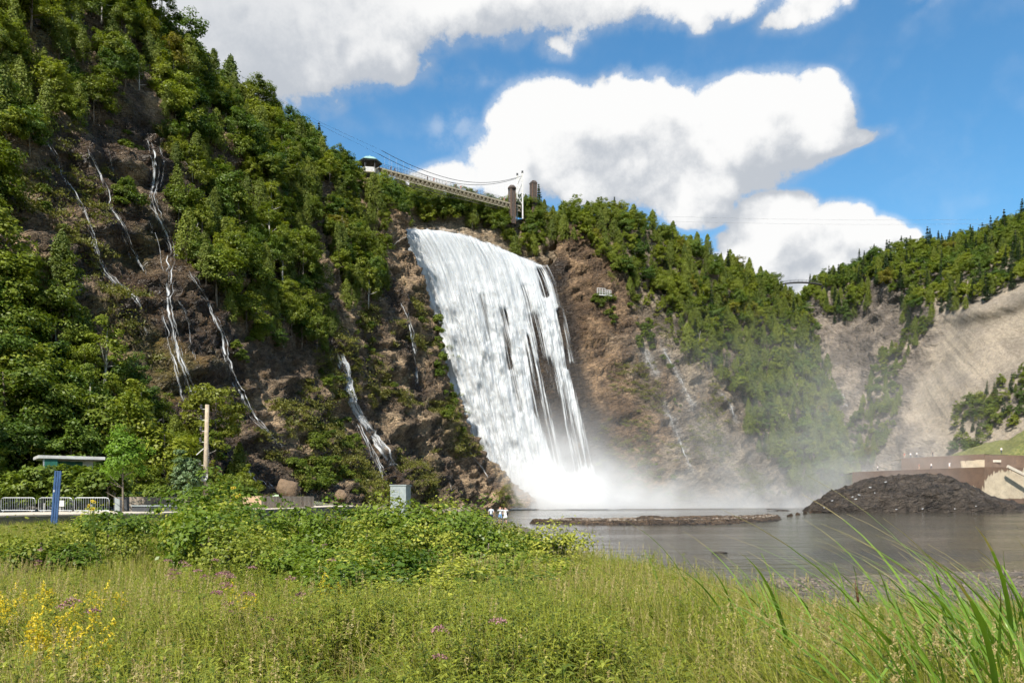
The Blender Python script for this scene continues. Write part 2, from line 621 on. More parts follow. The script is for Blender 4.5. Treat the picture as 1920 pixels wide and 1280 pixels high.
# water, foam and mist
def water_fn(X, s, nt):
    v = X.pos()
    s.inputs['Base Color'].default_value = (0.022, 0.020, 0.016, 1)
    s.inputs['Roughness'].default_value = 0.09
    s.inputs['IOR'].default_value = 1.333
    s.inputs['Specular IOR Level'].default_value = 0.5
    sx = X.v('MULTIPLY', v, (0.30, 1.0, 1.0))
    n1 = X.noise(sx, 1.1, 4, 0.55, 0.3)
    n2 = X.noise(X.v('MULTIPLY', v, (0.45, 1.0, 1.0)), 4.2, 3, 0.5)
    patch = X.ramp(X.noise(X.v('MULTIPLY', v, (0.018, 0.07, 0.0)), 1.0, 4, 0.55), 0.40, 0.62, 0.35, 1.25)
    h = X.m('MULTIPLY', X.m('ADD', n1, X.m('MULTIPLY', n2, 0.30)), patch)
    X.put(s.inputs['Normal'], X.bump(h, 0.8, 0.17))
    foam = X.attr('foam', 'Fac')
    fn = X.noise(X.v('MULTIPLY', v, (0.10, 0.55, 1.0)), 1.0, 7, 0.66, 0.8)
    ff = X.ramp(X.m('ADD', fn, X.m('MULTIPLY', foam, 0.75)), 0.92, 1.12)
    X.put(s.inputs['Base Color'], X.mix(ff, (0.040, 0.036, 0.028), (0.62, 0.61, 0.57)))
    X.put(s.inputs['Roughness'], X.ramp(ff, 0, 1, 0.09, 0.7))


M['water'] = mat('river_water', water_fn)


def fall_mat(name, lo, hi, us, vs, white=(0.66, 0.67, 0.675), seed=0.0, soft=0.22, det=7, bd=0.6):
    m = bpy.data.materials.new(name)
    m.use_nodes = True
    nt = m.node_tree
    X = NX(nt)
    b = nt.nodes['Principled BSDF']
    out = nt.nodes['Material Output']
    uv = X.attr('uvw', 'Vector')
    th = X.attr('thick', 'Fac')
    wp = X.v('SCALE', X.v('SUBTRACT', X.noise(X.v('MULTIPLY', uv, (0.12, 0.05, 1)), 1.0, 2, 0.5, col=True), (0.5, 0.5, 0.5)), s=2.2)
    q = X.v('ADD', X.v('MULTIPLY', uv, (us, vs, 1)), X.v('MULTIPLY', wp, (us, vs, 0)))
    q = X.v('ADD', q, (seed, seed * 1.7, seed))
    n = X.noise(q, 1.0, det, 0.62, 0.25)
    n2 = X.noise(X.v('MULTIPLY', q, (2.6, 1.3, 1)), 1.0, 4, 0.55)
    n3 = X.noise(X.v('ADD', X.v('MULTIPLY', uv, (2.6, 0.055, 1)), X.v('MULTIPLY', wp, (1.2, 0, 0))), 1.0, 5, 0.6)
    f = X.m('ADD', X.m('MULTIPLY', n, 0.50), X.m('ADD', X.m('MULTIPLY', n2, 0.28), X.m('MULTIPLY', n3, 0.22)))
    a = X.ramp(X.m('ADD', f, th), lo, lo + soft)
    sh = X.ramp(f, 0.38, 0.58)
    X.put(b.inputs['Base Color'], X.mix(sh, tuple(c * k_ for c, k_ in zip(white, (0.62, 0.65, 0.67))), white))
    b.inputs['Roughness'].default_value = 0.65
    b.inputs['Specular IOR Level'].default_value = 0.2
    X.put(b.inputs['Normal'], X.bump(f, 1.0, bd * 1.1))
    tl = X.node('ShaderNodeBsdfTranslucent')
    tl.inputs['Color'].default_value = (0.80, 0.81, 0.82, 1)
    m1 = X.node('ShaderNodeMixShader'); m1.inputs[0].default_value = 0.22
    nt.links.new(b.outputs[0], m1.inputs[1]); nt.links.new(tl.outputs[0], m1.inputs[2])
    tr = X.node('ShaderNodeBsdfTransparent')
    m2 = X.node('ShaderNodeMixShader')
    X.put(m2.inputs[0], a)
    nt.links.new(tr.outputs[0], m2.inputs[1]); nt.links.new(m1.outputs[0], m2.inputs[2])
    nt.links.new(m2.outputs[0], out.inputs['Surface'])
    return m


M['fall_back'] = fall_mat('falling_water_body', 0.50, 1.0, 0.75, 0.065, seed=0.0, soft=0.36, bd=0.5, det=5)
M['fall_front'] = fall_mat('falling_water_veil', 0.94, 1.0, 0.55, 0.055, seed=5.3, soft=0.34, bd=0.5, det=5)
M['stream'] = fall_mat('stream_water', 0.66, 1.0, 2.4, 0.45, seed=2.0, soft=0.38, bd=0.15)
M['foam'] = mat('foam', worn((0.70, 0.71, 0.72), (0.80, 0.80, 0.80), 0.8, 0.8, 0.6, 0.2))


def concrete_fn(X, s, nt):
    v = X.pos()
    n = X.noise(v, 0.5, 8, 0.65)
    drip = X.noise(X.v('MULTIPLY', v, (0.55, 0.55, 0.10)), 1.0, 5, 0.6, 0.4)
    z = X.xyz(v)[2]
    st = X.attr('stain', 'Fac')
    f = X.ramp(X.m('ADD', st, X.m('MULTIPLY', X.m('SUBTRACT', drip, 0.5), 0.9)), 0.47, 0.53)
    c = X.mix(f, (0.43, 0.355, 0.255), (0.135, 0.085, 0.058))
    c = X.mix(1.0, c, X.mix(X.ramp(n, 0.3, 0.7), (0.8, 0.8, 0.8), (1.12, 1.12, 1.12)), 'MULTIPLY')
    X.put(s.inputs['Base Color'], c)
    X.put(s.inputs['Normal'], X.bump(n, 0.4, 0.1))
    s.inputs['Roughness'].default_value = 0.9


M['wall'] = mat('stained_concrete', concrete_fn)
M['concrete'] = mat('path_concrete', worn((0.40, 0.35, 0.28), (0.52, 0.46, 0.38), 0.8, 0.9, 0.3))
M['kerb'] = mat('walkway_edge', worn((0.13, 0.12, 0.105), (0.19, 0.175, 0.155), 1.5, 0.85))
M['deck_dark'] = mat('dark_steel', worn((0.03, 0.03, 0.032), (0.055, 0.055, 0.055), 3, 0.6))
M['truss'] = mat('bridge_truss', worn((0.27, 0.23, 0.165), (0.38, 0.33, 0.24), 2, 0.7))
M['white'] = mat('white_paint', worn((0.40, 0.39, 0.37), (0.56, 0.55, 0.53), 2, 0.6))
M['galv'] = mat('galvanised_steel', worn((0.30, 0.31, 0.32), (0.44, 0.45, 0.46), 8, 0.45, 0.1, 0.005, 0.5, 0.35))
M['blue'] = mat('blue_paint', worn((0.030, 0.065, 0.150), (0.050, 0.100, 0.215), 3, 0.5, 0.1, 0.005))
M['copper'] = mat('green_copper_roof', worn((0.17, 0.30, 0.28), (0.26, 0.40, 0.37), 1.2, 0.6))
M['green_panel'] = mat('green_panel', worn((0.015, 0.085, 0.060), (0.025, 0.12, 0.085), 2, 0.5))
M['pole'] = mat('utility_pole_wood', worn((0.30, 0.235, 0.165), (0.42, 0.34, 0.25), 5, 0.9))
M['dark'] = mat('dark_paint', worn((0.035, 0.038, 0.042), (0.06, 0.062, 0.066), 3, 0.6))
M['cabinet'] = mat('grey_cabinet', worn((0.22, 0.245, 0.245), (0.29, 0.315, 0.315), 3, 0.5, 0.1, 0.005))
M['lines'] = mat('panel_print', None, (0.16, 0.18, 0.19), 0.6)


def brick_fn(X, s, nt):
    v = X.pos()
    b = X.node('ShaderNodeTexBrick')
    x = X.xyz(v)
    X.put(b.inputs['Vector'], X.cxyz(X.m('ADD', x[0], x[1]), x[2], 0.0))
    b.inputs['Color1'].default_value = (0.045, 0.032, 0.028, 1)
    b.inputs['Color2'].default_value = (0.075, 0.050, 0.040, 1)
    b.inputs['Mortar'].default_value = (0.10, 0.09, 0.08, 1)
    b.inputs['Scale'].default_value = 1.2
    X.put(s.inputs['Base Color'], b.outputs[0])
    s.inputs['Roughness'].default_value = 0.9


M['brick'] = mat('dark_stone_block', brick_fn)
M['quoin'] = mat('corner_stone', worn((0.10, 0.062, 0.044), (0.15, 0.095, 0.068), 1.5, 0.9))


def plank_mat(name, a, b):
    def fn(X, s, nt):
        oi = X.node('ShaderNodeObjectInfo').outputs['Random']
        v = X.obj()
        g = X.noise(X.v('MULTIPLY', v, (14, 14, 1.2)), 2.0, 5, 0.6)
        c = X.mix(X.m('ADD', X.m('MULTIPLY', oi, 0.65), X.m('MULTIPLY', g, 0.35)), a, b)
        X.put(s.inputs['Base Color'], c)
        X.put(s.inputs['Normal'], X.bump(g, 0.3, 0.01))
        s.inputs['Roughness'].default_value = 0.85
    return mat(name, fn)


M['plank'] = plank_mat('weathered_plank', (0.15, 0.115, 0.085), (0.31, 0.26, 0.205))
M['plank_lit'] = plank_mat('sunlit_plank', (0.42, 0.29, 0.18), (0.52, 0.38, 0.25))  # same planks on the planter's sunny left face, sunlight put into the colour


def ground_fn(X, s, nt):
    v = X.pos()
    g = X.attr('gravel', 'Fac')
    n = X.noise(v, 1.2, 7, 0.65)
    n2 = X.noise(v, 14.0, 5, 0.7)
    vo = X.voro(v, 7.0, 'F1', 'Color')
    earth = X.mix(X.ramp(n, 0.35, 0.65), (0.075, 0.085, 0.022), (0.15, 0.145, 0.045))
    grav = X.mix(X.ramp(X.xyz(vo)[0], 0.1, 0.9), (0.055, 0.045, 0.034), (0.19, 0.155, 0.118))
    grav = X.mix(X.ramp(n2, 0.35, 0.65), X.mix(1.0, grav, (0.6, 0.6, 0.6), 'MULTIPLY'), grav)
    X.put(s.inputs['Base Color'], X.mix(X.ramp(X.m('ADD', g, X.m('MULTIPLY', X.m('SUBTRACT', n, 0.5), 0.8)), 0.4, 0.6), earth, grav))
    X.put(s.inputs['Normal'], X.bump(X.m('ADD', n2, vo), 0.8, 0.05))
    s.inputs['Roughness'].default_value = 0.92


M['ground'] = mat('meadow_soil', ground_fn)
M['bed'] = mat('ground_far', worn((0.07, 0.075, 0.035), (0.12, 0.11, 0.06), 0.05, 0.95))


def stone_mat(name, a, b):
    def fn(X, s, nt):
        oi = X.node('ShaderNodeObjectInfo').outputs['Random']
        isl = X.node('ShaderNodeNewGeometry').outputs['Random Per Island']
        n = X.noise(X.pos(), 1.6, 8, 0.68)
        X.put(s.inputs['Base Color'], X.mix(X.ramp(X.m('ADD', X.m('MULTIPLY', isl, 0.35), X.m('MULTIPLY', n, 0.65)), 0.30, 0.68), a, b))
        X.put(s.inputs['Normal'], X.bump(n, 0.9, 0.25))
        s.inputs['Roughness'].default_value = 0.85
    return mat(name, fn)


M['stone'] = stone_mat('shore_stone', (0.07, 0.055, 0.042), (0.25, 0.205, 0.16))
M['bar'] = stone_mat('gravel_bar_rock', (0.028, 0.020, 0.013), (0.165, 0.110, 0.066))
M['mound'] = stone_mat('dark_wet_rock', (0.012, 0.010, 0.009), (0.045, 0.037, 0.031))
M['boulder'] = stone_mat('grey_boulder', (0.055, 0.046, 0.036), (0.15, 0.125, 0.095))
for nm, c in {'skin': (0.52, 0.31, 0.22), 'hair_dark': (0.03, 0.02, 0.015), 'hair_red': (0.22, 0.08, 0.03), 'cloth_white': (0.75, 0.75, 0.76), 'cloth_grey': (0.50, 0.53, 0.58),
              'cloth_navy': (0.02, 0.03, 0.06), 'denim': (0.16, 0.30, 0.55), 'cloth_black': (0.02, 0.02, 0.022), 'cloth_tan': (0.40, 0.30, 0.2), 'cloth_red': (0.4, 0.07, 0.05), 'gull': (0.8, 0.8, 0.8), 'gull_wing': (0.35, 0.37, 0.40)}.items():
    M[nm] = mat(nm, worn(tuple(x * 0.85 for x in c), tuple(min(1, x * 1.12) for x in c), 8, 0.85))

# ------------------------------------------------------------------ terrain: three lofted hillsides
def loft(ctrl, nu, nv):
    return catmull(catmull(ctrl, nu, 0), nv, 1)


def rock_disp(G, amp, seed, fine=1.0):
    """bedding ledges + ridged relief along the normal; G (nu, nv, 3)"""
    N = grid_normals(G)
    N = N * np.sign(-(N * G).sum(-1, keepdims=True) + 1e-9)     # face the viewer's side of the valley
    p = G
    dip = np.stack([p @ np.array([0.95, 0.1, 0.3]), p @ np.array([-0.1, 0.99, 0.0]), p @ np.array([-0.8, -0.2, 2.2])], -1)
    big = fbm(p / 26.0, 4, 0.5, seed=seed)
    rid = fbm(dip / np.array([13.0, 13.0, 9.0]), 5, 0.55, seed=seed + 5, ridged=True)
    n = fbm(dip / np.array([9.0, 9.0, 6.0]), 3, 0.5, seed=seed + 9)
    q = n * 5
    led = (np.floor(q) + sstep(0.35, 0.65, q - np.floor(q))) / 5.0
    sm = fbm(dip / np.array([3.0, 3.0, 1.6]), 4, 0.6, seed=seed + 21, ridged=True)
    q2 = sm * 4
    blk = (np.floor(q2) + sstep(0.3, 0.7, q2 - np.floor(q2))) / 4.0
    d = big * 2.6 + rid * 1.7 + led * 3.0 + blk * 1.15 * fine
    return G + N * (d * amp)[..., None], N


def in_poly(x, y, poly):
    x, y = np.asarray(x), np.asarray(y)
    c = np.zeros(x.shape, bool)
    n = len(poly)
    for i in range(n):
        x1, y1 = poly[i]
        x2, y2 = poly[(i + 1) % n]
        cond = (y1 > y) != (y2 > y)
        with np.errstate(divide='ignore', invalid='ignore'):
            xi = (x2 - x1) * (y - y1) / ((y2 - y1) or 1e-9) + x1
        c ^= cond & (x < xi)
    return c


# --- hill A: the wooded cliff on the left, ending in the nose beside the falls
bx = [-700, -200, 150, 420, 600, 700, 780, 860, 930, 982]
bD = [45, 62, 78, 92, 112, 130, 150, 174, 196, 214]
bz = [1.2, 1.2, 1.4, 1.6, 1.5, 1.0, 0.6, 0.2, -0.2, -0.6]
rim = [(-110, 85, 90), (-92, 100, 88), (-78, 118, 86), (-66, 140, 84), (-58, 160, 83), (-52, 175, 83), (-46, 188, 82), (-39.5, 197, 80), (-33, 203, 79), (-26.4, 208, 77)]
tz = [0, 0.13, 0.33, 0.58, 0.83, 1.0]
hz = [0, 0.17, 0.36, 0.55, 0.79, 1.0]
nose_px = [1008, 928, 858, 802, 763, 740]
ctrl = []
for k in range(10):
    B = PZ(bx[k], bD[k], bz[k]); T = np.array(rim[k], float)
    row = []
    for i in range(6):
        z = B[2] + (T[2] - B[2]) * tz[i]
        if k == 9:
            D = 214 + (208 - 214) * tz[i]
            row.append(PZ(nose_px[i], D, z))
        else:
            p = B + (T - B) * hz[i]
            p[2] = z
            row.append(p)
    out = np.array([-0.75, 0.66, 0])
    row.append(T + out * 16 + np.array([0, 0, 5.0]))
    row.append(T + out * 60 + np.array([0, 0, 9.0]))
    ctrl.append(row)
for back, sh in ((9, (-5, 9)), (30, (-20, 24))):        # round the nose and back behind it
    ctrl.append([p + np.array([sh[0], sh[1], 0]) for p in ctrl[9]])
GA = loft(np.array(ctrl), 400, 250)
wA = np.ones(GA.shape[:2])
GA, NA = rock_disp(GA, 0.75, 3)

# --- hill B: the bowl behind the falls, the brown face right of it, the cedar slope to the gorge
bB = [(790, 228), (925, 225), (985, 225), (1060, 226), (1128, 229), (1185, 229), (1245, 229), (1315, 232), (1395, 240), (1475, 256), (1550, 282), (1610, 315)]
tB = [(690, 440, 212), (765, 437, 218.5), (850, 443, 227), (945, 474, 236), (1026, 503, 243), (1056, 462, 247), (1110, 415, 258), (1200, 432, 274), (1290, 478, 291), (1368, 512, 312), (1440, 545, 336), (1508, 592, 356)]
ctrl = []
hB = [0, 0.10, 0.26, 0.47, 0.68, 0.88, 1.0]
for k in range(12):
    B = PZ(bB[k][0], bB[k][1], -1.0); T = P(*tB[k])
    row = []
    for i, t in enumerate([0, 0.14, 0.32, 0.54, 0.74, 0.91, 1.0]):
        p = B + (T - B) * (hB[i] if k > 4 else [0, .10, .26, .44, .62, .82, 1][i])
        p[2] = B[2] + (T[2] - B[2]) * t
        row.append(p)
    if k <= 4:
        row.append(T + np.array([1, 9, 0.8]))
        row.append(np.array([T[0] * 1.05, T[1] + 17, 87.0 + 1.2 * k]))
        row.append(np.array([T[0] * 1.15, T[1] + 38, 97.0]))
    else:
        row.append(T + np.array([2, 14, 2.5]) + (np.array([0, 0, 9.0]) if k == 5 else 0))
        row.append(T + np.array([6, 36, 3.0]) + (np.array([0, 0, 10.0]) if k == 5 else 0))
        row.append(T + np.array([12, 80, 2.0]))
    ctrl.append(row)
CB = np.array(ctrl)
GB0 = loft(CB, 380, 260)
GB, NB = rock_disp(GB0, 0.62, 31)
uu = np.linspace(0, 11, 380)[:, None] * np.ones((1, 260))
vv = np.linspace(0, 9, 260)[None, :] * np.ones((380, 1))
wf = np.maximum(sstep(4.0, 4.7, uu), 0.25 + 0.5 * sstep(6.5, 7.5, vv))
GB = GB0 + (GB - GB0) * wf[..., None]

# --- hill C: far side of the gorge and the shale scree
cC = [  # bottom px,D,z ; rim px,py,D ; back px,py,D
    ((1530, 345, 0), (1430, 640, 440), (1430, 640, 520)),
    ((1560, 335, 1), (1497, 585, 430), (1490, 600, 520)),
    ((1590, 322, 1), (1535, 548, 415), (1530, 560, 480)),
    ((1630, 310, 1.5), (1600, 545, 400), (1600, 520, 440)),
    ((1680, 298, 2), (1655, 515, 385), (1655, 500, 430)),
    ((1750, 285, 2.5), (1735, 560, 352), (1730, 478, 410)),
    ((1850, 268, 3), (1820, 560, 322), (1815, 465, 395)),
    ((1985, 252, 3.5), (1925, 530, 305), (1920, 425, 380)),
    ((2210, 236, 4), (2110, 470, 280), (2100, 330, 360)),
    ((2600, 215, 4), (2480, 380, 260), (2460, 220, 340)),
]
ctrl = []
for (b, r, q) in cC:
    B = PZ(*b); T = P(*r); Q = P(*q)
    row = []
    for t, h in zip([0, 0.12, 0.34, 0.58, 0.82, 1.0], [0, 0.16, 0.40, 0.62, 0.83, 1.0]):
        p = B + (T - B) * h
        p[2] = B[2] + (T[2] - B[2]) * t
        row.append(p)
    row.append(Q)
    row.append(Q + (Q - T) * np.array([1, 1, 0]) + np.array([0, 30, 0]))
    ctrl.append(row)
GC0 = loft(np.array(ctrl), 300, 190)
uC = np.linspace(0, 1, 300)[:, None] * np.ones((1, 190))
vC = np.linspace(0, 1, 190)[None, :] * np.ones((300, 1))
rockC = 1 - sstep(0.50, 0.60, uC + 0.08 * fbm(GC0 / 20.0, 3, seed=77))
GCr, NC = rock_disp(GC0, 0.9, 55)
gul = fbm(np.stack([uC * 40 + vC * 22, vC * 2.6, 0 * uC], -1), 4, 0.6, seed=8, ridged=True) * 0.34 + fbm(GC0 / 30, 3, seed=4) * 2.5
GC = GCr * rockC[..., None] + (GC0 + NC * np.sign(-(NC * GC0).sum(-1, keepdims=True)) * gul[..., None]) * (1 - rockC[..., None])


def bvh_of(G):
    nu, nv = G.shape[:2]
    return BVHTree.FromPolygons([tuple(v) for v in G.reshape(-1, 3).tolist()], grid_faces(nu, nv).tolist())


BVA, BVB, BVC = bvh_of(GA), bvh_of(GB), bvh_of(GC)
EYE = Vector((0, 0, CAMZ))


def ray(px, py, trees=(0, 1, 2)):
    d = Vector(((px - 960) / FPX, 1.0, (HY - py) / FPX)).normalized()
    best = None
    for i in trees:
        h = (BVA, BVB, BVC)[i].ray_cast(EYE, d)
        if h[0] is not None and (best is None or h[3] < best[3]):
            best = h
    return best


def seen(p, slack=3.0):
    d = Vector(p) - EYE
    L = d.length
    d.normalize()
    for b in (BVA, BVB, BVC):
        h = b.ray_cast(EYE, d, L - slack)
        if h[0] is not None:
            return False
    return True


# --- the small streams, as lines on the rock (photo tracks dropped onto the real surface)
streams = {
    'stream_far_left': [([(80, 255), (108, 305), (117, 335), (145, 375), (170, 430), (178, 465), (188, 500), (206, 522), (236, 546), (258, 566), (266, 594)], .55), ([(205, 520), (222, 555), (225, 568)], .25), ([(246, 584), (268, 615), (287, 648)], .3)],
    'stream_twin': [([(160, 268), (176, 310), (196, 350), (201, 385), (226, 418), (241, 455), (263, 500), (276, 522)], .5), ([(225, 418), (232, 450), (250, 505)], .3), ([(200, 275), (207, 305), (218, 342)], .25)],
    'stream_main': [([(268, 240), (281, 280), (288, 310), (285, 345), (283, 375), (291, 400), (306, 430), (318, 460), (320, 490), (314, 525), (312, 555), (312, 580), (322, 620), (330, 660), (345, 700), (356, 735), (366, 765)], .75),
                    ([(290, 258), (305, 300), (302, 335), (290, 368)], .5), ([(270, 398), (291, 450), (306, 520)], .35), ([(325, 462), (334, 488)], .35), ([(290, 566), (304, 600), (312, 650), (326, 682), (336, 730), (346, 762)], .5), ([(300, 525), (296, 560)], .3)],
    'stream_thin': [([(326, 555), (350, 598), (357, 650), (366, 685)], .28), ([(374, 690), (385, 735), (392, 760)], .25), ([(358, 705), (372, 760)], .25)],
    'stream_right': [([(347, 503), (365, 530), (386, 560), (401, 595), (416, 630), (420, 665), (431, 700), (446, 730), (456, 750), (471, 782), (497, 808), (516, 832), (531, 858)], .7)],
    'stream_high': [([(489, 350), (497, 390), (504, 425), (508, 446)], .7), ([(448, 333), (460, 345)], .5)],
    'stream_lower': [([(443, 850), (462, 878), (482, 905), (497, 930)], .45), ([(462, 878), (490, 898), (522, 930)], .6), ([(452, 895), (463, 915)], .3)],
    'cascade': [([(628, 645), (645, 690), (652, 735), (664, 770), (690, 805), (713, 840), (729, 866), (738, 886)], 3.2), ([(636, 668), (650, 715), (658, 755), (674, 785)], 1.5), ([(664, 782), (692, 848), (712, 882), (718, 902)], .8), ([(690, 830), (710, 872), (722, 900)], .6)],
    'misty_thread': [([(742, 556), (764, 600), (775, 660), (783, 735)], .9)],
    'nose_rills': [([(872, 838), (905, 880), (925, 912)], .4), ([(838, 895), (850, 930)], .3)],
    'face_rill': [([(1238, 648), (1262, 690), (1285, 735), (1302, 765)], .55), ([(1203, 650), (1222, 690), (1232, 705)], .4), ([(1350, 735), (1368, 758), (1378, 790)], .5)],
    'low_face_rill': [([(1246, 760), (1268, 812), (1288, 862), (1296, 882)], .5), ([(1310, 640), (1330, 690)], .3)],
    'gorge_rill': [([(1572, 722), (1584, 752), (1592, 770)], .7), ([(1583, 772), (1600, 792)], .6), ([(1530, 840), (1546, 866)], .8)],
}
stream3d = {}
for k, sts in streams.items():
    L = []
    for pts, w in sts:
        c = catmull(np.array(pts, float), max(8, len(pts) * 5))
        Q = []
        for x, y in c:
            h = ray(x, y)
            if h:
                if Q and abs(h[0].y - Q[-1][0].y) > 25:
                    continue
                Q.append((h[0], h[1]))
        if len(Q) > 3:
            L.append((Q, w))
    stream3d[k] = L
SP = np.array([tuple(q[0]) for L in stream3d.values() for Q, w in L for q in Q[::2]])


def dist_streams(V):
    V = V.reshape(-1, 3)
    d = np.full(len(V), 1e9)
    for i in range(0, len(SP), 1):
        s = SP[i]
        d = np.minimum(d, ((V - s) ** 2).sum(1))
    return np.sqrt(d)


def lerp(a, b, f):
    f = np.asarray(f)[..., None]
    return np.asarray(a) * (1 - f) + np.asarray(b) * f


def add_hill(name, G, col, wet, m, uv=None):
    me = mesh_np(name, G, grid_faces(*G.shape[:2]))
    set_attr(me, 'col', col.reshape(-1, 3))
    set_attr(me, 'wet', wet.ravel(), 'FLOAT')
    if uv is not None:
        set_attr(me, 'uvw', uv.reshape(-1, 3), 'FLOAT_VECTOR')
    return tag(link(name, me, m), kind='structure')


# colours of the stone itself
ds = dist_streams(GA[::2, ::2]).reshape(GA[::2, ::2].shape[:2])
ds = np.repeat(np.repeat(ds, 2, 0), 2, 1)[:GA.shape[0], :GA.shape[1]]
nA = fbm(GA / 14.0, 4, 0.55, seed=91)
nA2 = fbm(GA / 6.0, 4, 0.55, seed=93)
sA = np.linspace(0, 1, GA.shape[0])[:, None] * np.ones((1, GA.shape[1]))
tan = sstep(0.62, 0.74, sA) * sstep(-0.3, 0.35, nA + 0.2)
colA = lerp((0.130, 0.096, 0.064), (0.37, 0.275, 0.175), sstep(-0.15, 0.45, nA2))
colA = lerp(colA, (0.42, 0.30, 0.19), tan * 0.75)
wetA = 1 - sstep(0.8, 6.0, ds + nA2 * 3.0)
colA = lerp(colA, (0.048, 0.030, 0.017), wetA * 0.85)
mossA = sstep(0.12, 0.42, fbm(GA / 9.0, 4, 0.55, seed=101)) * (ds < 18)
colA = lerp(colA, (0.135, 0.115, 0.03), mossA * 0.55)
add_hill('hillside_left', GA, colA, wetA, M['rock'])

dsB = dist_streams(GB[::2, ::2]).reshape(GB[::2, ::2].shape[:2])
dsB = np.repeat(np.repeat(dsB, 2, 0), 2, 1)[:GB.shape[0], :GB.shape[1]]
nB = fbm(GB / 12.0, 4, 0.55, seed=111)
nB2 = fbm(GB / 5.0, 4, 0.55, seed=113)
uB = np.linspace(0, 11, GB.shape[0])[:, None] * np.ones((1, GB.shape[1]))
colB = lerp((0.115, 0.076, 0.047), (0.27, 0.185, 0.112), sstep(-0.2, 0.4, nB2))
grey = sstep(5.8, 6.9, uB + nB * 1.0)
colB = lerp(colB, lerp((0.135, 0.115, 0.090), (0.255, 0.220, 0.172), sstep(-0.2, 0.35, nB2)), grey * 0.85)
wetB = 1 - sstep(4.2, 5.0, uB + nB * 0.5)
colB = lerp(colB, (0.036, 0.030, 0.026), wetB * 0.92)
colB = lerp(colB, (0.34, 0.35, 0.36), (1 - sstep(0.3, 2.2, dsB + nB2)) * 0.5)
dry = sstep(0.66, 0.70, np.linspace(0, 1, GB.shape[1])[None, :] * np.ones((GB.shape[0], 1)))
colB = lerp(colB, (0.30, 0.24, 0.17), dry * wetB)
wetB = wetB * (1 - dry)
add_hill('hillside_beside_falls', GB, colB, wetB, M['rock'])

nC = fbm(GC / 16.0, 4, 0.55, seed=131)
colC = lerp((0.245, 0.208, 0.168), (0.20, 0.172, 0.142), sstep(-0.2, 0.4, nC))
colC = lerp(colC, lerp((0.115, 0.097, 0.083), (0.235, 0.195, 0.16), sstep(-0.25, 0.35, fbm(GC / 7.0, 4, seed=133))), rockC)
uvC = np.stack([uC * 170 + vC * 85, vC * 110, 0 * uC], -1)
add_hill('hillside_scree', GC, colC, rockC, M['scree'], uvC)

# ground to the horizon, water, meadow
me = mesh_np('ground', np.array([(-6000, -6000, -2.5), (6000, -6000, -2.5), (6000, 9000, -2.5), (-6000, 9000, -2.5)]), np.array([(0, 1, 2, 3)]))
tag(link('ground', me, M['bed']), kind='structure')
xs = np.concatenate([np.linspace(-30, 160, 190)])
ys = np.concatenate([np.linspace(8, 60, 50), np.linspace(62, 400, 130)])
W = np.stack(np.meshgrid(xs, ys, indexing='ij') + [np.zeros((len(xs), len(ys)))], -1)
me = mesh_np('water', W, grid_faces(len(xs), len(ys)))
fo = np.exp(-np.maximum(0, 222 - W[..., 1]) / 45.0) * np.exp(-np.maximum(0, W[..., 0] - 20) / 45.0) * 0.75  # foam near the falls, spread further to paint their white reflection
set_attr(me, 'foam', fo.ravel(), 'FLOAT')
tag(link('water', me, M['water']), kind='structure')

shore = np.array([(120, 40), (60, 36), (30, 33), (20, 31.5), (12, 29), (6, 27.5), (2.8, 27.5), (2.2, 32), (1.9, 45), (2.2, 62), (1.6, 78), (-1, 87), (-5, 96), (-9, 115), (-14, 150), (-20, 190)])
landpoly = list(map(tuple, shore)) + [(-140, 190), (-140, -40), (120, -40)]


def zground(x, y):
    x, y = np.asarray(x, float), np.asarray(y, float)
    d = np.full(x.shape, 1e9)
    for a, b in zip(shore[:-1], shore[1:]):
        ab = b - a
        t = np.clip(((x - a[0]) * ab[0] + (y - a[1]) * ab[1]) / (ab @ ab), 0, 1)
        d = np.minimum(d, np.hypot(x - a[0] - t * ab[0], y - a[1] - t * ab[1]))
    d = np.where(in_poly(x, y, landpoly), d, -d)
    right = np.interp(d, [-12, 0, 9, 12, 18, 26, 60], [-1.6, 0, .07, .13, .42, .92, 1.1])
    left = np.interp(d, [-8, 0, 3, 6, 12, 26, 60], [-1.6, 0, .35, .7, 1.0, 1.25, 1.4])
    w = sstep(1.0, 8.0, x)
    z = left * (1 - w) + right * w
    return z, d


xs = np.linspace(-95, 75, 290)
ys = np.concatenate([np.linspace(-4, 50, 200), np.linspace(50.6, 180, 110)])
XX, YY = np.meshgrid(xs, ys, indexing='ij')
ZZ, DD = zground(XX, YY)
ZZ = ZZ + 0.05 * fbm(np.stack([XX / 1.5, YY / 1.5, 0 * XX], -1), 4, seed=5) + 0.10 * fbm(np.stack([XX / 6, YY / 6, 0 * XX], -1), 3, seed=6) * sstep(2, 10, DD)
me = mesh_np('meadow', np.stack([XX, YY, ZZ], -1), grid_faces(*XX.shape))
gv = np.where(XX > 0, 1 - sstep(8.5, 12.5, DD + 1.5 * fbm(np.stack([XX / 3, YY / 3, 0 * XX], -1), 3, seed=7)), 1 - sstep(1.0, 4.0, DD))
gv = np.maximum(gv, sstep(60, 75, YY))
set_attr(me, 'gravel', gv.ravel(), 'FLOAT')
tag(link('meadow', me, M['ground']), kind='structure')


def zg(x, y):
    return float(zground(np.array([x]), np.array([y]))[0][0])

#@@PART2

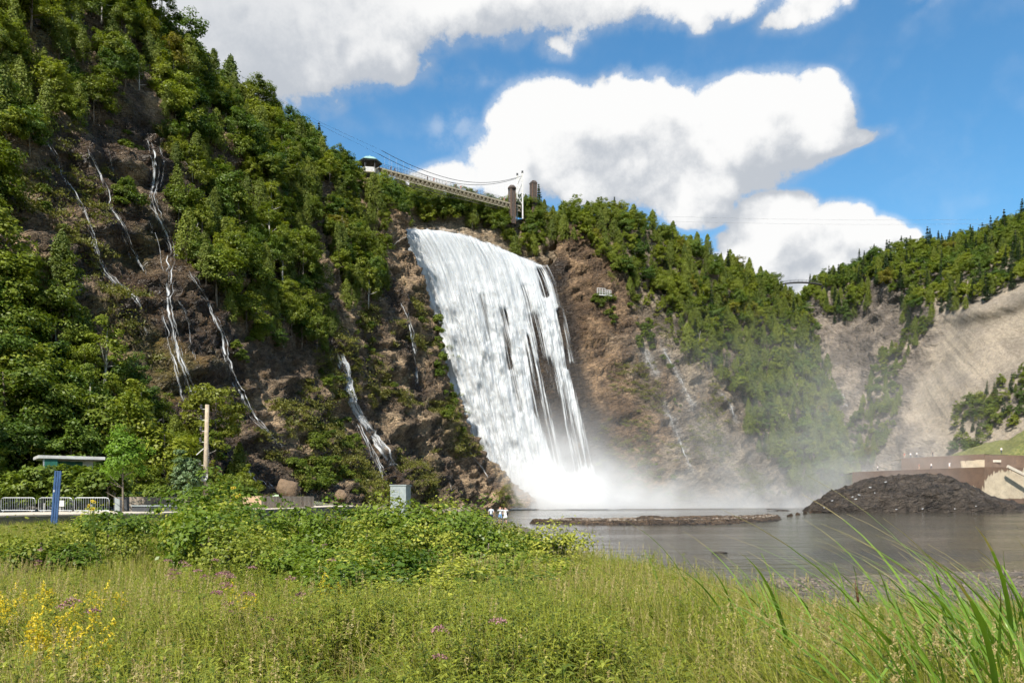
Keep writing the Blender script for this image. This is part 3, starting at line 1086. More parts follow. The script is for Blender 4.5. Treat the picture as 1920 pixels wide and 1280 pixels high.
# ------------------------------------------------------------------ the big waterfall
def cat_at(C, t):
    C = np.asarray(C, float)
    K = C.shape[0]
    Cp = np.concatenate([2 * C[:1] - C[1:2], C, 2 * C[-1:] - C[-2:-1]], 0)
    t = np.asarray(t, float)
    i = np.clip(t.astype(int), 0, K - 2)
    f = (t - i).reshape((-1,) + (1,) * (C.ndim - 1))
    p0, p1, p2, p3 = Cp[i], Cp[i + 1], Cp[i + 2], Cp[i + 3]
    return 0.5 * (2 * p1 + (p2 - p0) * f + (2 * p0 - 5 * p1 + 4 * p2 - p3) * f ** 2 + (3 * p1 - p0 - 3 * p2 + p3) * f ** 3)


def capsules(x, y, caps):
    out = np.zeros(x.shape)
    for (x1, y1, x2, y2, r, a) in caps:
        dx, dy = x2 - x1, y2 - y1
        t = np.clip(((x - x1) * dx + (y - y1) * dy) / (dx * dx + dy * dy), 0, 1)
        d = np.hypot(x - x1 - t * dx, y - y1 - t * dy)
        out = np.maximum(out, a * (1 - sstep(0.35 * r, 1.5 * r, d)))
    return out


falls = empty('waterfall', (14, 222, 0))
tag(falls, 'huge white waterfall pouring over the cliff into the pool', 'waterfall')
NU, NV = 300, 330
tu = np.linspace(0.72, 4.0, NU)
tv = np.linspace(0.0, 6.75, NV)
FS = np.swapaxes(cat_at(np.swapaxes(cat_at(CB, tu), 0, 1), tv), 0, 1)
fu = tu[:, None] * np.ones((1, NV))
fv = tv[None, :] * np.ones((NU, 1))
arc = np.concatenate([np.zeros((NU, 1)), np.cumsum(np.linalg.norm(np.diff(FS, axis=1), axis=-1), 1)], 1)
wid = (fu - 0.75) * 17.0
uvw = np.stack([wid, arc, 0 * arc], -1)
thin = [(1000, 600, 1022, 690, 15, .8), (1022, 690, 1048, 780, 24, 1.1), (1048, 780, 1075, 868, 24, 1.15), (1030, 740, 1062, 850, 18, 1.0), (992, 640, 1012, 770, 12, .75), (1012, 770, 1052, 868, 14, .8), (944, 590, 956, 690, 8, .55),
        (1046, 590, 1062, 690, 6, .75), (1012, 512, 1024, 556, 7, .7), (1070, 690, 1098, 800, 6, .7), (1098, 800, 1108, 865, 7, .7), (985, 545, 996, 600, 8, .5), (905, 560, 915, 640, 6, .3), (960, 690, 975, 770, 7, .35)]
ppx, ppy = proj(FS)
thn = capsules(ppx, ppy, thin)
stk = fbm(np.stack([wid / 0.8, arc / 22.0, 0 * arc + 2], -1), 4, 0.6, seed=231)
thn = np.clip(thn * (1.0 + 1.3 * stk), 0, 1.2)
edge = sstep(3.70, 3.99, fu + 0.08 * stk)
plumes = fbm(np.stack([wid / 2.4, arc / 16.0, 0 * arc], -1), 5, 0.55, seed=201)
rib = fbm(np.stack([wid / 1.1, arc / 9.0, 0 * arc + 4], -1), 4, 0.6, seed=203, ridged=True)
puff = fbm(np.stack([wid / 3.0, arc / 4.2, 0 * arc + 9], -1), 4, 0.55, seed=205)
amp = 0.25 + 0.6 * sstep(75, 45, arc)
for nm, mt, off, base, gapk, sd in (('water_body', 'fall_back', 2.1, 0.42, 0.50, 0), ('water_veil', 'fall_front', 3.2, 0.48, 0.36, 1)):
    o = off + (plumes * 1.1 + rib * 0.35 + puff * 1.3) * amp * (1.0 if not sd else 1.3) - 1.2 * thn
    top = sstep(5.95, 6.35, fv)
    S = FS + np.array([0, -1.0, 0.12]) * (o * (1 - top))[..., None] + np.array([0, 0, 1.0]) * ((0.9 + 0.5 * plumes) * top)[..., None]
    me = mesh_np(nm, S, grid_faces(NU, NV))
    set_attr(me, 'uvw', uvw.reshape(-1, 3), 'FLOAT_VECTOR')
    th = base - gapk * thn - 0.35 * edge + 0.10 * plumes + 0.12 * sstep(28, 6, arc)
    set_attr(me, 'thick', th.ravel(), 'FLOAT')
    ob = link(nm, me, M[mt], falls)
    ob.location = -Vector(falls.location)
# boiling foam where it lands
th_ = np.linspace(0, math.pi, 40)
xx = np.linspace(-6, 30, 140)
A, B_ = np.meshgrid(xx, th_, indexing='ij')
env = np.sin(np.clip((A + 6) / 36, 0, 1) * math.pi) ** 0.5
rr = 1 + 0.55 * fbm(np.stack([A / 3.5, B_ * 2.2, 0 * A], -1), 5, 0.6, seed=221)
S = np.stack([A, 219 + A * 0.10 - np.cos(B_) * 6.5 * env * rr, -0.4 + np.sin(B_) * 4.2 * env * rr], -1)
ob = link('foam', mesh_np('foam', S, grid_faces(*A.shape)), M['foam'], falls)
ob.location = -Vector(falls.location)


# ------------------------------------------------------------------ small streams draped on the rock
def ribbon(Q, w, seed, solid=0.0):
    n = max(12, len(Q) * 3)
    C = catmull(np.array([tuple(q[0]) for q in Q]), n)
    Nn = catmull(np.array([tuple(q[1]) for q in Q]), n)
    # ride over hollows so the ribbon stays in front of the rock
    view = np.array([0, 0, CAMZ]) - C
    view /= np.linalg.norm(view, axis=1, keepdims=True)
    Nn = Nn * np.sign((Nn * view).sum(1, keepdims=True))
    k = np.ones(13) / 13
    C = np.stack([np.convolve(np.pad(C[:, i], 6, 'edge'), k, 'valid') for i in range(3)], 1)
    T = np.gradient(C, axis=0)
    T /= np.maximum(np.linalg.norm(T, axis=1, keepdims=True), 1e-6)
    off = Nn * 0.20 + view * 0.95
    S = np.cross(T, view)
    S /= np.maximum(np.linalg.norm(S, axis=1, keepdims=True), 1e-6)
    arcl = np.concatenate([[0], np.cumsum(np.linalg.norm(np.diff(C, axis=0), axis=1))])
    ww = w * (0.75 + 0.5 * fbm(np.stack([arcl / 3, 0 * arcl + seed, 0 * arcl], -1), 3, seed=seed)) * (0.55 + 0.45 * sstep(0, 6, arcl))
    jit = fbm(np.stack([arcl / 4.5, 0 * arcl, 0 * arcl + seed], -1), 3, seed=seed + 3) * 0.3 * w
    cols = 9
    q = np.linspace(-1, 1, cols)
    V = C[:, None] + off[:, None] + S[:, None] * (ww[:, None] * q[None] + jit[:, None])[..., None] + (Nn[:, None] * (0.10 * w * (1 - q[None] ** 2))[..., None])
    uv = np.stack([np.broadcast_to(ww[:, None] * q[None], (n, cols)) * 1.6 + seed * 3.7, np.broadcast_to(arcl[:, None], (n, cols)), np.zeros((n, cols))], -1)
    th = 0.28 + solid - 0.36 * np.abs(q[None]) ** 2 - 0.25 * (1 - sstep(0, 2.0, np.minimum(arcl, arcl[-1] - arcl)))[:, None] + 0.22 * fbm(np.stack([arcl / 4, 0 * arcl + 7, 0 * arcl + seed], -1), 3, seed=seed)[:, None]
    return V.reshape(-1, 3), grid_faces(n, cols), uv.reshape(-1, 3), th.ravel()


slabels = {
    'stream_far_left': 'leftmost thin stream sliding down dark rock on the left cliff',
    'stream_twin': 'thin stream between the leftmost stream and the braided one',
    'stream_main': 'braided white stream, widest of those on the left cliff',
    'stream_thin': 'faint trickle just right of the braided stream',
    'stream_right': 'long single stream on the left cliff, rightmost before the bare slabs',
    'stream_high': 'short vertical stream dropping among trees high on the left cliff',
    'stream_lower': 'small fanning cascade beside the round boulder above the planter',
    'cascade': 'bright spouting cascade falling behind the grey cabinet',
    'misty_thread': 'pale thread of water in the shaded cleft left of the big falls',
    'nose_rills': 'little rills on the rock foot beside the falls base',
    'face_rill': 'pale water streaks on the grey face below the cedars',
    'low_face_rill': 'thin white rill low on the brown face right of the falls',
    'gorge_rill': 'small white rill in the far gorge above the mist'}
sd = 0
for k, L in stream3d.items():
    if not L:
        continue
    e = empty('stream', tuple(L[0][0][-1][0]))
    tag(e, slabels[k], 'stream', 'small streams on the cliffs')
    for Q, w in L:
        for rep in range(4 if w > 0.5 else 2):
            sd += 1
            V, F, U, T = ribbon(Q, w * (0.46, 0.26, 0.20, 0.16)[rep], sd, 0.05 if k == 'cascade' else 0.0)
            if rep:
                nn_ = len(V) // 9
                wob = fbm(np.stack([np.linspace(0, nn_ / 9.0, nn_), np.full(nn_, sd * 1.3), np.zeros(nn_)], -1), 3, seed=sd + 60)
                V = V + np.repeat(wob * 0.5 * min(max(w, 0.4), 1.0) + min(w, 1.2) * (0, 0.45, -0.4, 0.7)[rep], 9)[:, None] * np.array([1.0, 0.15, 0])
            me = mesh_np('strand', V, F)
            set_attr(me, 'uvw', U, 'FLOAT_VECTOR')
            set_attr(me, 'thick', T, 'FLOAT')
            ob = link('strand', me, M['stream'], e)
            ob.location = -Vector(e.location)


# ------------------------------------------------------------------ spray and mist
def mist():
    m = bpy.data.materials.new('spray_mist')
    m.use_nodes = True
    nt = m.node_tree
    nt.nodes.remove(nt.nodes['Principled BSDF'])
    X = NX(nt)
    v = X.pos()
    s = X.xyz(v)
    x, y, z = s[0], s[1], s[2]
    q = X.m('DIVIDE', X.m('SUBTRACT', x, 13.0), 15.0)
    core = X.m('EXPONENT', X.m('MULTIPLY', X.m('MULTIPLY', q, q), -1.0))
    tail = X.m('MULTIPLY', X.ramp(x, 0.0, 16.0), X.m('EXPONENT', X.m('DIVIDE', X.m('SUBTRACT', x, 18.0), -42.0)))
    hz = X.m('ADD', 4.2, X.m('MULTIPLY', core, 1.8))
    n = X.noise(X.v('MULTIPLY', v, (0.055, 0.055, 0.075)), 1.0, 4, 0.55, 0.6)
    nn = X.ramp(n, 0.34, 0.70, 0.15, 2.0)
    fallz = X.m('EXPONENT', X.m('DIVIDE', z, X.m('MULTIPLY', hz, -1.0)))
    d = X.m('MULTIPLY', X.m('ADD', X.m('MULTIPLY', core, 0.42), X.m('MULTIPLY', tail, 0.10)), fallz)
    d = X.m('MULTIPLY', d, nn)
    drift = X.m('MULTIPLY', X.m('MULTIPLY', X.ramp(x, 10, 60), X.m('EXPONENT', X.m('DIVIDE', z, -26.0))), 0.009)
    d = X.m('ADD', d, X.m('MULTIPLY', drift, nn))
    ed = X.m('MULTIPLY', X.m('MULTIPLY', X.ramp(y, 196.0, 208.0), X.ramp(y, 250.0, 290.0, 1.0, 0.0)), X.m('MULTIPLY', X.ramp(x, -14.0, -1.0), X.ramp(x, 110.0, 140.0, 1.0, 0.0)))
    ed = X.m('MULTIPLY', ed, X.ramp(z, 42.0, 60.0, 1.0, 0.0))
    d = X.m('MULTIPLY', d, ed)
    pv = X.node('ShaderNodeVolumePrincipled')
    pv.inputs['Color'].default_value = (1.0, 1.0, 1.0, 1)
    pv.inputs['Anisotropy'].default_value = 0.1
    X.put(pv.inputs['Density'], d)
    nt.links.new(pv.outputs[0], nt.nodes['Material Output'].inputs['Volume'])
    m.cycles.volume_step_rate = 1.0
    o = MB().box((63, 243, 30.2), (156, 96, 60)).build('mist', m)
    tag(o, 'white spray drifting from the foot of the falls to the right', kind='stuff')


mist()


# ------------------------------------------------------------------ vegetation meshes
def leaf_cards(C, Nn, L, Wd, r, fold=False):
    """rhombic leaves at C facing Nn"""
    n = len(C)
    Nn = Nn / np.maximum(np.linalg.norm(Nn, axis=1, keepdims=True), 1e-6)
    a = r.normal(size=(n, 3))
    a -= (a * Nn).sum(1, keepdims=True) * Nn
    a /= np.maximum(np.linalg.norm(a, axis=1, keepdims=True), 1e-6)
    b = np.cross(Nn, a)
    L = np.asarray(L).reshape(-1, 1) * np.ones((n, 1))
    Wd = np.asarray(Wd).reshape(-1, 1) * np.ones((n, 1))
    V = np.stack([C - a * L / 2, C + b * Wd / 2 - a * L * 0.05, C + a * L / 2, C - b * Wd / 2 - a * L * 0.05], 1).reshape(-1, 3)
    return V, np.arange(4 * n).reshape(-1, 4)


def crown_broad(seed, H=9.0, R=2.7, zc=0.60, rz=0.40, nclump=95, per=58, leaf=0.33, lobes=0.35, light=1.0):
    r = np.random.default_rng(seed)
    C, N = [], []
    cen = np.array([0, 0, H * zc])
    for i in range(nclump):
        d = r.normal(size=3)
        d /= np.linalg.norm(d)
        if d[2] < -0.55:
            d[2] *= -0.6
        lob = 1 + lobes * fbm((d * 1.6 + seed * 3.3)[None], 2, seed=seed)[0] * 1.6
        rad = r.uniform(0.45, 1.0) ** 0.45 * lob
        p = cen + d * np.array([R, R, H * rz]) * rad
        cr = r.uniform(0.55, 1.25) * R / 2.7
        k = int(per * r.uniform(0.6, 1.35))
        e = r.normal(size=(k, 3))
        e /= np.linalg.norm(e, axis=1, keepdims=True)
        q = p + e * np.array([cr, cr, cr * 0.62]) * (r.uniform(0.25, 1, size=(k, 1)) ** 0.5)
        C.append(q)
        N.append(e * 0.55 + d * 0.5 + np.array([0, 0, 0.65]) + r.normal(size=(k, 3)) * 0.45)
    C, N = np.concatenate(C), np.concatenate(N)
    s = leaf * r.uniform(0.65, 1.3, len(C))
    return leaf_cards(C, N, s, s * 0.62, r)


def crown_cedar(seed, H=9.5, R=1.75, n=4600, leaf=0.36):
    r = np.random.default_rng(seed)
    m = 150
    C, N = [], []
    for i in range(m):
        t = r.uniform(0.04, 1.0) ** 0.85
        z = H * (0.06 + 0.94 * t)
        prof = (1 - t ** 1.35) ** 0.72 * (0.55 + 0.45 * min(1, t / 0.15))
        a = r.uniform(0, 2 * math.pi)
        rr = R * prof * r.uniform(0.55, 1.08) * (1 + 0.22 * math.sin(3 * a + seed))
        p = np.array([math.cos(a) * rr, math.sin(a) * rr, z])
        k = n // m
        h = r.uniform(0.5, 1.05)
        e = r.normal(size=(k, 3)) * np.array([0.25, 0.25, 0.42 * h]) * (0.55 + prof)
        C.append(p + e)
        N.append(np.array([math.cos(a), math.sin(a), 0.35]) + r.normal(size=(k, 3)) * 0.6)
    C, N = np.concatenate(C), np.concatenate(N)
    s = leaf * r.uniform(0.6, 1.3, len(C))
    return leaf_cards(C, N, s, s * 0.55, r)


def crown_spruce(seed, H=12.0, R=1.9, tiers=17, leaf=0.36, gap=0.0):
    r = np.random.default_rng(seed)
    C, N = [], []
    for i in range(tiers):
        t = (i + r.uniform(-0.25, 0.25)) / tiers
        z0 = H * (0.10 + gap + (0.90 - gap) * t)
        rr = R * (1 - t) ** 0.85 * r.uniform(0.75, 1.1) + 0.12
        nb = int(r.integers(6, 10))
        for b in range(nb):
            a = 2 * math.pi * (b + r.uniform(0, 0.8)) / nb
            L = rr * r.uniform(0.7, 1.1)
            k = max(7, int(34 * L / R + 6))
            u = r.uniform(0.05, 1, k)
            spread = 0.34 * L * (1 - u * 0.6)
            w = r.normal(size=k) * spread
            px = np.cos(a) * u * L - np.sin(a) * w
            py = np.sin(a) * u * L + np.cos(a) * w
            pz = z0 - 0.42 * L * u ** 1.4 + 0.10 * L * u ** 4 + r.normal(size=k) * 0.07
            C.append(np.stack([px, py, pz], 1))
            N.append(np.stack([np.cos(a) * 0.4 + r.normal(size=k) * 0.5, np.sin(a) * 0.4 + r.normal(size=k) * 0.5, np.ones(k)], 1))
    C, N = np.concatenate(C), np.concatenate(N)
    s = leaf * r.uniform(0.6, 1.25, len(C))
    return leaf_cards(C, N, s, s * 0.5, r)


def trunk_mesh(name, seed, H, r0, limbs=6, top=0.85, bare=False):
    r = np.random.default_rng(seed)
    b = MB()
    pts = [(0.12 * math.sin(t * 3 + seed) * t * (H / 9), 0.12 * math.cos(t * 2.3 + seed) * t * (H / 9), H * top * t - 0.5 * (t == 0)) for t in np.linspace(0, 1, 7)]
    b.tube(pts, [r0 * (1 - 0.82 * t) + 0.012 for t in np.linspace(0, 1, 7)], 7)
    for i in range(limbs):
        t = r.uniform(0.3, 0.85)
        k = int(t * 6)
        p = Vector(pts[k])
        a = r.uniform(0, 2 * math.pi)
        L = H * r.uniform(0.14, 0.26) * (1.2 - t * 0.6)
        d = Vector((math.cos(a), math.sin(a), r.uniform(0.3, 0.9)))
        b.tube([p, p + d * L * 0.5, p + d * L + Vector((0, 0, L * 0.1))], [r0 * (1 - t) * 0.6 + 0.015, r0 * (1 - t) * 0.4 + 0.012, 0.008], 5)
    return b.mesh(name, True)


def cm(name, VF, m):
    me = mesh_np(name, VF[0], VF[1], smooth=False)
    me.materials.append(M[m])
    return me


def tm(*a, m='bark', **k):
    me = trunk_mesh(*a, **k)
    me.materials.append(M[m])
    return me


KIT = {
    'broad': [(tm('trunk', i, H, 0.16, 8, m='bark_pale' if i in (2, 5) else 'bark'), cm('crown', crown_broad(40 + i, H=H, R=Rr, zc=zc, rz=rz, nclump=nc, per=pr, leaf=lf, lobes=lb), mt))
              for i, (H, Rr, zc, rz, nc, pr, lf, lb, mt) in enumerate([(9.0, 2.7, .57, .42, 58, 92, .33, .45, 'leaf_broad'), (8.6, 3.1, .58, .38, 62, 88, .36, .5, 'leaf_deep'), (10.2, 1.9, .58, .42, 48, 80, .28, .4, 'leaf_pale'), (8.8, 2.5, .54, .45, 55, 95, .32, .35, 'leaf_pale'),
                                                                       (9.4, 2.9, .60, .38, 52, 100, .36, .55, 'leaf_broad'), (10.0, 2.1, .60, .40, 46, 84, .27, .5, 'leaf_broad'), (8.2, 2.6, .55, .44, 60, 85, .30, .4, 'leaf_deep'), (7.6, 2.8, .52, .46, 50, 90, .34, .5, 'leaf_pale')])],
    'cedar': [(tm('trunk', 20 + i, 9.5, 0.15, 2), cm('crown', crown_cedar(60 + i, H=8.6 + 0.4 * i, R=1.75 + 0.22 * i), 'leaf_cedar')) for i in range(4)],
    'spruce': [(tm('trunk', 30 + i, 12, 0.16, 0, top=0.98), cm('crown', crown_spruce(80 + i, R=1.7 + 0.25 * i, gap=0.03 * i), 'leaf_spruce')) for i in range(3)],
    'shrub': [(tm('stem', 50 + i, 2.2, 0.04, 5), cm('foliage', crown_broad(90 + i, H=2.4, R=1.35, zc=0.48, rz=0.46, nclump=34, per=44, leaf=0.27), 'leaf_shrub')) for i in range(3)],
}
KIT['moss'] = []
for i in range(3):
    r = np.random.default_rng(300 + i)
    k = 130
    q = r.normal(size=(k, 3)) * np.array([0.55, 0.55, 0.16]) + np.array([0, 0, 0.18])
    KIT['moss'].append((None, cm('tuft', leaf_cards(q, r.normal(size=(k, 3)) + np.array([0, -0.5, 0.6]), 0.34 * r.uniform(0.6, 1.2, k), 0.13, r), 'moss')))


def scatter_stuff(name, label, sources, pts, variant, rot, scale):
    """one uncountable mass: instances of the source meshes on a cloud of points"""
    srcs = bpy.data.collections.new(name + '_sources')
    for i, me in enumerate(sources):
        o = bpy.data.objects.new('%s_source_%03d' % (name, i), me)
        srcs.objects.link(o)
    me = bpy.data.meshes.new(name)
    pts = np.asarray(pts, np.float32)
    me.vertices.add(len(pts))
    me.vertices.foreach_set('co', pts.ravel())
    at = me.attributes.new('variant', 'INT', 'POINT'); at.data.foreach_set('value', np.asarray(variant, np.int32))
    at = me.attributes.new('rot', 'FLOAT_VECTOR', 'POINT'); at.data.foreach_set('vector', np.asarray(rot, np.float32).ravel())
    at = me.attributes.new('scl', 'FLOAT_VECTOR', 'POINT'); at.data.foreach_set('vector', np.asarray(scale, np.float32).ravel())
    me.update()
    o = link(name, me)
    g = bpy.data.node_groups.new(name, 'GeometryNodeTree')
    g.interface.new_socket('Geometry', in_out='INPUT', socket_type='NodeSocketGeometry')
    g.interface.new_socket('Geometry', in_out='OUTPUT', socket_type='NodeSocketGeometry')
    gi, go = g.nodes.new('NodeGroupInput'), g.nodes.new('NodeGroupOutput')
    ci = g.nodes.new('GeometryNodeCollectionInfo')
    ci.inputs['Collection'].default_value = srcs
    ci.inputs['Separate Children'].default_value = True
    ci.inputs['Reset Children'].default_value = True
    ip = g.nodes.new('GeometryNodeInstanceOnPoints')
    ip.inputs['Pick Instance'].default_value = True

    def na(nm, t):
        n = g.nodes.new('GeometryNodeInputNamedAttribute')
        n.data_type = t
        n.inputs['Name'].default_value = nm
        return n.outputs[0]
    L = g.links.new
    L(gi.outputs[0], ip.inputs['Points'])
    L(ci.outputs[0], ip.inputs['Instance'])
    L(na('variant', 'INT'), ip.inputs['Instance Index'])
    e2r = g.nodes.new('FunctionNodeEulerToRotation')
    L(na('rot', 'FLOAT_VECTOR'), e2r.inputs[0])
    L(e2r.outputs[0], ip.inputs['Rotation'])
    L(na('scl', 'FLOAT_VECTOR'), ip.inputs['Scale'])
    L(ip.outputs[0], go.inputs[0])
    md = o.modifiers.new('scatter', 'NODES')
    md.node_group = g
    return tag(o, label, kind='stuff')


# ------------------------------------------------------------------ forest
bareA = [[(-20, 318), (60, 335), (92, 262), (120, 238), (240, 228), (312, 240), (328, 330), (322, 430), (345, 490), (415, 590), (470, 650), (548, 668), (622, 655), (636, 590), (700, 575), (735, 545), (775, 540), (815, 640), (870, 800), (985, 960), (560, 960), (560, 880), (500, 860), (455, 800), (420, 760), (330, 745), (300, 700), (262, 668), (205, 600), (160, 480), (95, 425), (-20, 405)],
         [(586, 415), (612, 440), (640, 545), (622, 560), (596, 500)], [(605, 300), (625, 390), (600, 400)]]
bareB = [[(755, 430), (870, 425), (905, 432), (960, 438), (1000, 470), (1050, 455), (1080, 452), (1130, 492), (1190, 575), (1225, 585), (1275, 655), (1330, 700), (1392, 765), (1400, 830), (1460, 880), (1520, 960), (940, 960)]]
treesC = [[(1490, 500), (1730, 440), (2000, 340), (2000, 500), (1910, 525), (1860, 548), (1800, 572), (1760, 582), (1745, 610), (1700, 640), (1692, 600), (1690, 560), (1650, 520), (1625, 575), (1590, 600), (1560, 600), (1535, 560)],
          [(1745, 575), (1735, 620), (1690, 690), (1690, 740), (1650, 860), (1560, 890), (1590, 800), (1630, 720), (1645, 660), (1700, 620)],
          [(1790, 770), (1840, 730), (1925, 690), (1960, 780), (1880, 800), (1820, 845), (1785, 845)]]
ledgeA = [(60, 330), (300, 240), (330, 420), (560, 860), (440, 780), (200, 560)]


def scatter(G, n, mind, seed, pre=None):
    r = np.random.default_rng(seed)
    nu, nv = G.shape[:2]
    du = np.linalg.norm(np.cross(np.gradient(G, axis=0), np.gradient(G, axis=1)), axis=-1).ravel()
    idx = r.choice(nu * nv, size=n, replace=False, p=du / du.sum())
    V = G.reshape(-1, 3)[idx]
    if pre is not None:
        V = V[pre(V)]
    keep, cells = [], {}
    for i, p in enumerate(V.tolist()):
        c = (int(p[0] // mind), int(p[1] // mind), int(p[2] // mind))
        ok = True
        for a in (-1, 0, 1):
            for b in (-1, 0, 1):
                for d in (-1, 0, 1):
                    for q in cells.get((c[0] + a, c[1] + b, c[2] + d), ()):
                        if (q[0] - p[0]) ** 2 + (q[1] - p[1]) ** 2 + (q[2] - p[2]) ** 2 < mind * mind:
                            ok = False
        if ok:
            cells.setdefault(c, []).append(p)
            keep.append(np.array(p))
    return keep


plants = []      # (kind, zone, point, scale, size in the picture)


def place(kind, zone, p, s):
    px, py = proj(np.array(p))
    size = s * {'broad': 9, 'cedar': 9.5, 'spruce': 12, 'shrub': 2.4}[kind] / max(p[1], 1)
    plants.append((kind, zone, p, s, size))


def up(V, h):
    return proj(V + np.array([0, 0, h]))


def preA(V):
    px, py = up(V, 2.0)
    ok = (px > -120) & (px < 860) & (py > -160) & (V[:, 2] > 0.5)
    lowm = (V[:, 1] < 118) & (V[:, 2] < 32)
    for q in bareA:
        for h in (0.2, 2.3, 4.4):
            ok &= ~in_poly(*up(V, h), q)
        ok &= ~(in_poly(*up(V, 7.0), q) & lowm)
    ok &= ~((fbm(V / 10.0, 3, seed=777) > 0.24) & (V[:, 2] > 14) & (V[:, 2] < 78))
    ok &= ~((px > 722) & (py > 395))
    t = up(V, 5.0)
    ok &= ~(in_poly(*t, [(662, 270), (780, 270), (780, 352), (668, 338)]) | in_poly(px, py, [(668, 285), (765, 300), (765, 348), (672, 330)]))
    return ok


def preB(V):
    px, py = up(V, 1.0)
    ok = (px > 745) & (px < 1700) & (V[:, 2] > 3)
    for q in bareB:
        ok &= ~in_poly(*up(V, 0.2), q) & ~in_poly(*up(V, 3.5), q)
    ok &= ~((np.abs(V[:, 0] - 5) < 45) & (V[:, 1] < 262) & (V[:, 2] > 70) & (V[:, 2] < 80) & (px < 1000))
    return ok


def preC(V):
    px, py = up(V, 3.0)
    ok = (px > 1470) & (px < 2020) & (V[:, 2] > 2)
    inn = np.zeros(len(V), bool)
    for q in treesC:
        inn |= in_poly(px, py, q)
    return ok & (inn | ((V[:, 1] > 398) & (py < 560)))


for p in scatter(GA, 26000, 2.45, 1, preA):
    px, py = proj(p + np.array([0, 0, 2.0]))
    if not (seen(p + np.array([0, 0, 6.0])) or seen(p + np.array([0, 0, 9.0]))):
        continue
    low = p[1] < 118 and p[2] < 32
    k = rnd.random()
    if p[2] > 79 and k < 0.05:
        kind, s = 'spruce', rnd.uniform(0.6, 0.85)
    elif k < (0.9 if low else 0.64):
        kind, s = 'broad', (0.45 + 0.55 * rnd.random() ** 1.5) * (1.2 if low else 1.0)
    else:
        kind, s = 'cedar', rnd.uniform(0.35, 0.85)
    zone = 'low' if low else ('crest' if p[2] > 68 else 'slope')
    place(kind, 'left ' + zone, p, s)
for p in scatter(GB, 20000, 3.1, 2, preB):
    px, py = proj(p + np.array([0, 0, 1.0]))
    if not (seen(p + np.array([0, 0, 5.0])) or seen(p + np.array([0, 0, 8.0]))):
        continue
    k = rnd.random()
    if px < 960:
        kind, s = ('broad', rnd.uniform(0.65, 1.0)) if k < 0.75 else ('cedar', rnd.uniform(0.6, 0.85))
    elif k < 0.36:
        kind, s = 'cedar', rnd.uniform(0.45, 1.05)
    elif k < 0.95:
        kind, s = 'broad', 0.38 + 0.6 * rnd.random() ** 1.4
    else:
        kind, s = 'spruce', rnd.uniform(0.45, 0.85)
    place(kind, 'bowl rim' if px < 985 else 'cedar slope', p, s)
for p in scatter(GC, 22000, 3.6, 3, preC):
    px, py = proj(p + np.array([0, 0, 3.0]))
    inn = [bool(in_poly(px, py, q)) for q in treesC]
    if not (seen(p + np.array([0, 0, 5.0])) or seen(p + np.array([0, 0, 9.0]))):
        continue
    k = rnd.random()
    if inn[1]:
        kind, s = ('broad', rnd.uniform(0.35, 0.7)) if k < 0.6 else ('cedar', rnd.uniform(0.4, 0.8))
    elif inn[2]:
        kind, s = ('broad', rnd.uniform(0.5, 0.8)) if k < 0.7 else ('spruce', rnd.uniform(0.5, 0.7))
    else:
        kind, s = ('spruce', rnd.uniform(0.6, 1.1)) if k < 0.22 else (('broad', rnd.uniform(0.7, 1.1)) if k < 0.72 else ('cedar', rnd.uniform(0.6, 1.0)))
    place(kind, ('gorge rim', 'gully', 'scree foot')[1 if inn[1] else 2 if inn[2] else 0], p, s)
for (poly, n_, smin, smax, zn) in ((treesC[2], 32, 0.25, 0.55, 'scree foot'), (treesC[1], 60, 0.3, 0.6, 'gully')):
    xs_, ys_ = [q[0] for q in poly], [q[1] for q in poly]
    for i in range(n_ * 3):
        x_, y_ = rnd.uniform(min(xs_), max(xs_)), rnd.uniform(min(ys_), max(ys_))
        if in_poly(x_, y_, poly):
            h = ray(x_, y_ + 8, (2,))
            if h:
                place('broad' if rnd.random() < 0.75 else 'cedar', zn, np.array(h[0]), rnd.uniform(smin, smax))
# hand-set skyline trees
for (px, py, D, kind, s) in [(1012, 372, 262, 'spruce', 1.0), (1130, 395, 268, 'broad', 1.0), (1150, 402, 270, 'spruce', 0.85), (1610, 520, 418, 'spruce', 1.25), (1738, 500, 395, 'spruce', 1.25), (430, 195, 168, 'cedar', 1.15), (525, 262, 182, 'cedar', 0.95),
                             (1885, 440, 372, 'spruce', 1.2), (1860, 450, 378, 'spruce', 1.1), (1915, 440, 366, 'spruce', 1.35), (912, 392, 268, 'broad', 0.85), (1262, 440, 284, 'spruce', 0.6), (938, 405, 246, 'broad', 0.95), (952, 405, 247, 'broad', 0.85), (966, 405, 247, 'cedar', 0.95), (983, 405, 249, 'broad', 0.95), (998, 405, 251, 'cedar', 0.9), (1012, 405, 252, 'broad', 0.9), (920, 405, 246, 'broad', 0.8), (300, 60, 140, 'broad', 1.25), (262, 45, 136, 'broad', 1.2), (330, 95, 143, 'broad', 1.1)]:
    pt = P(px, py, D)
    best = None
    for bv in (BVA, BVB, BVC):
        h = bv.ray_cast(Vector((pt[0], pt[1], 200)), Vector((0, 0, -1)))
        if h[0] and (best is None or h[0].z > best):
            best = h[0].z
    pt[2] = best - 0.2 if best else pt[2]
    place(kind, {True: 'cedar slope', False: 'gorge rim'}[px < 1400] if px > 800 else 'left crest', pt, s)
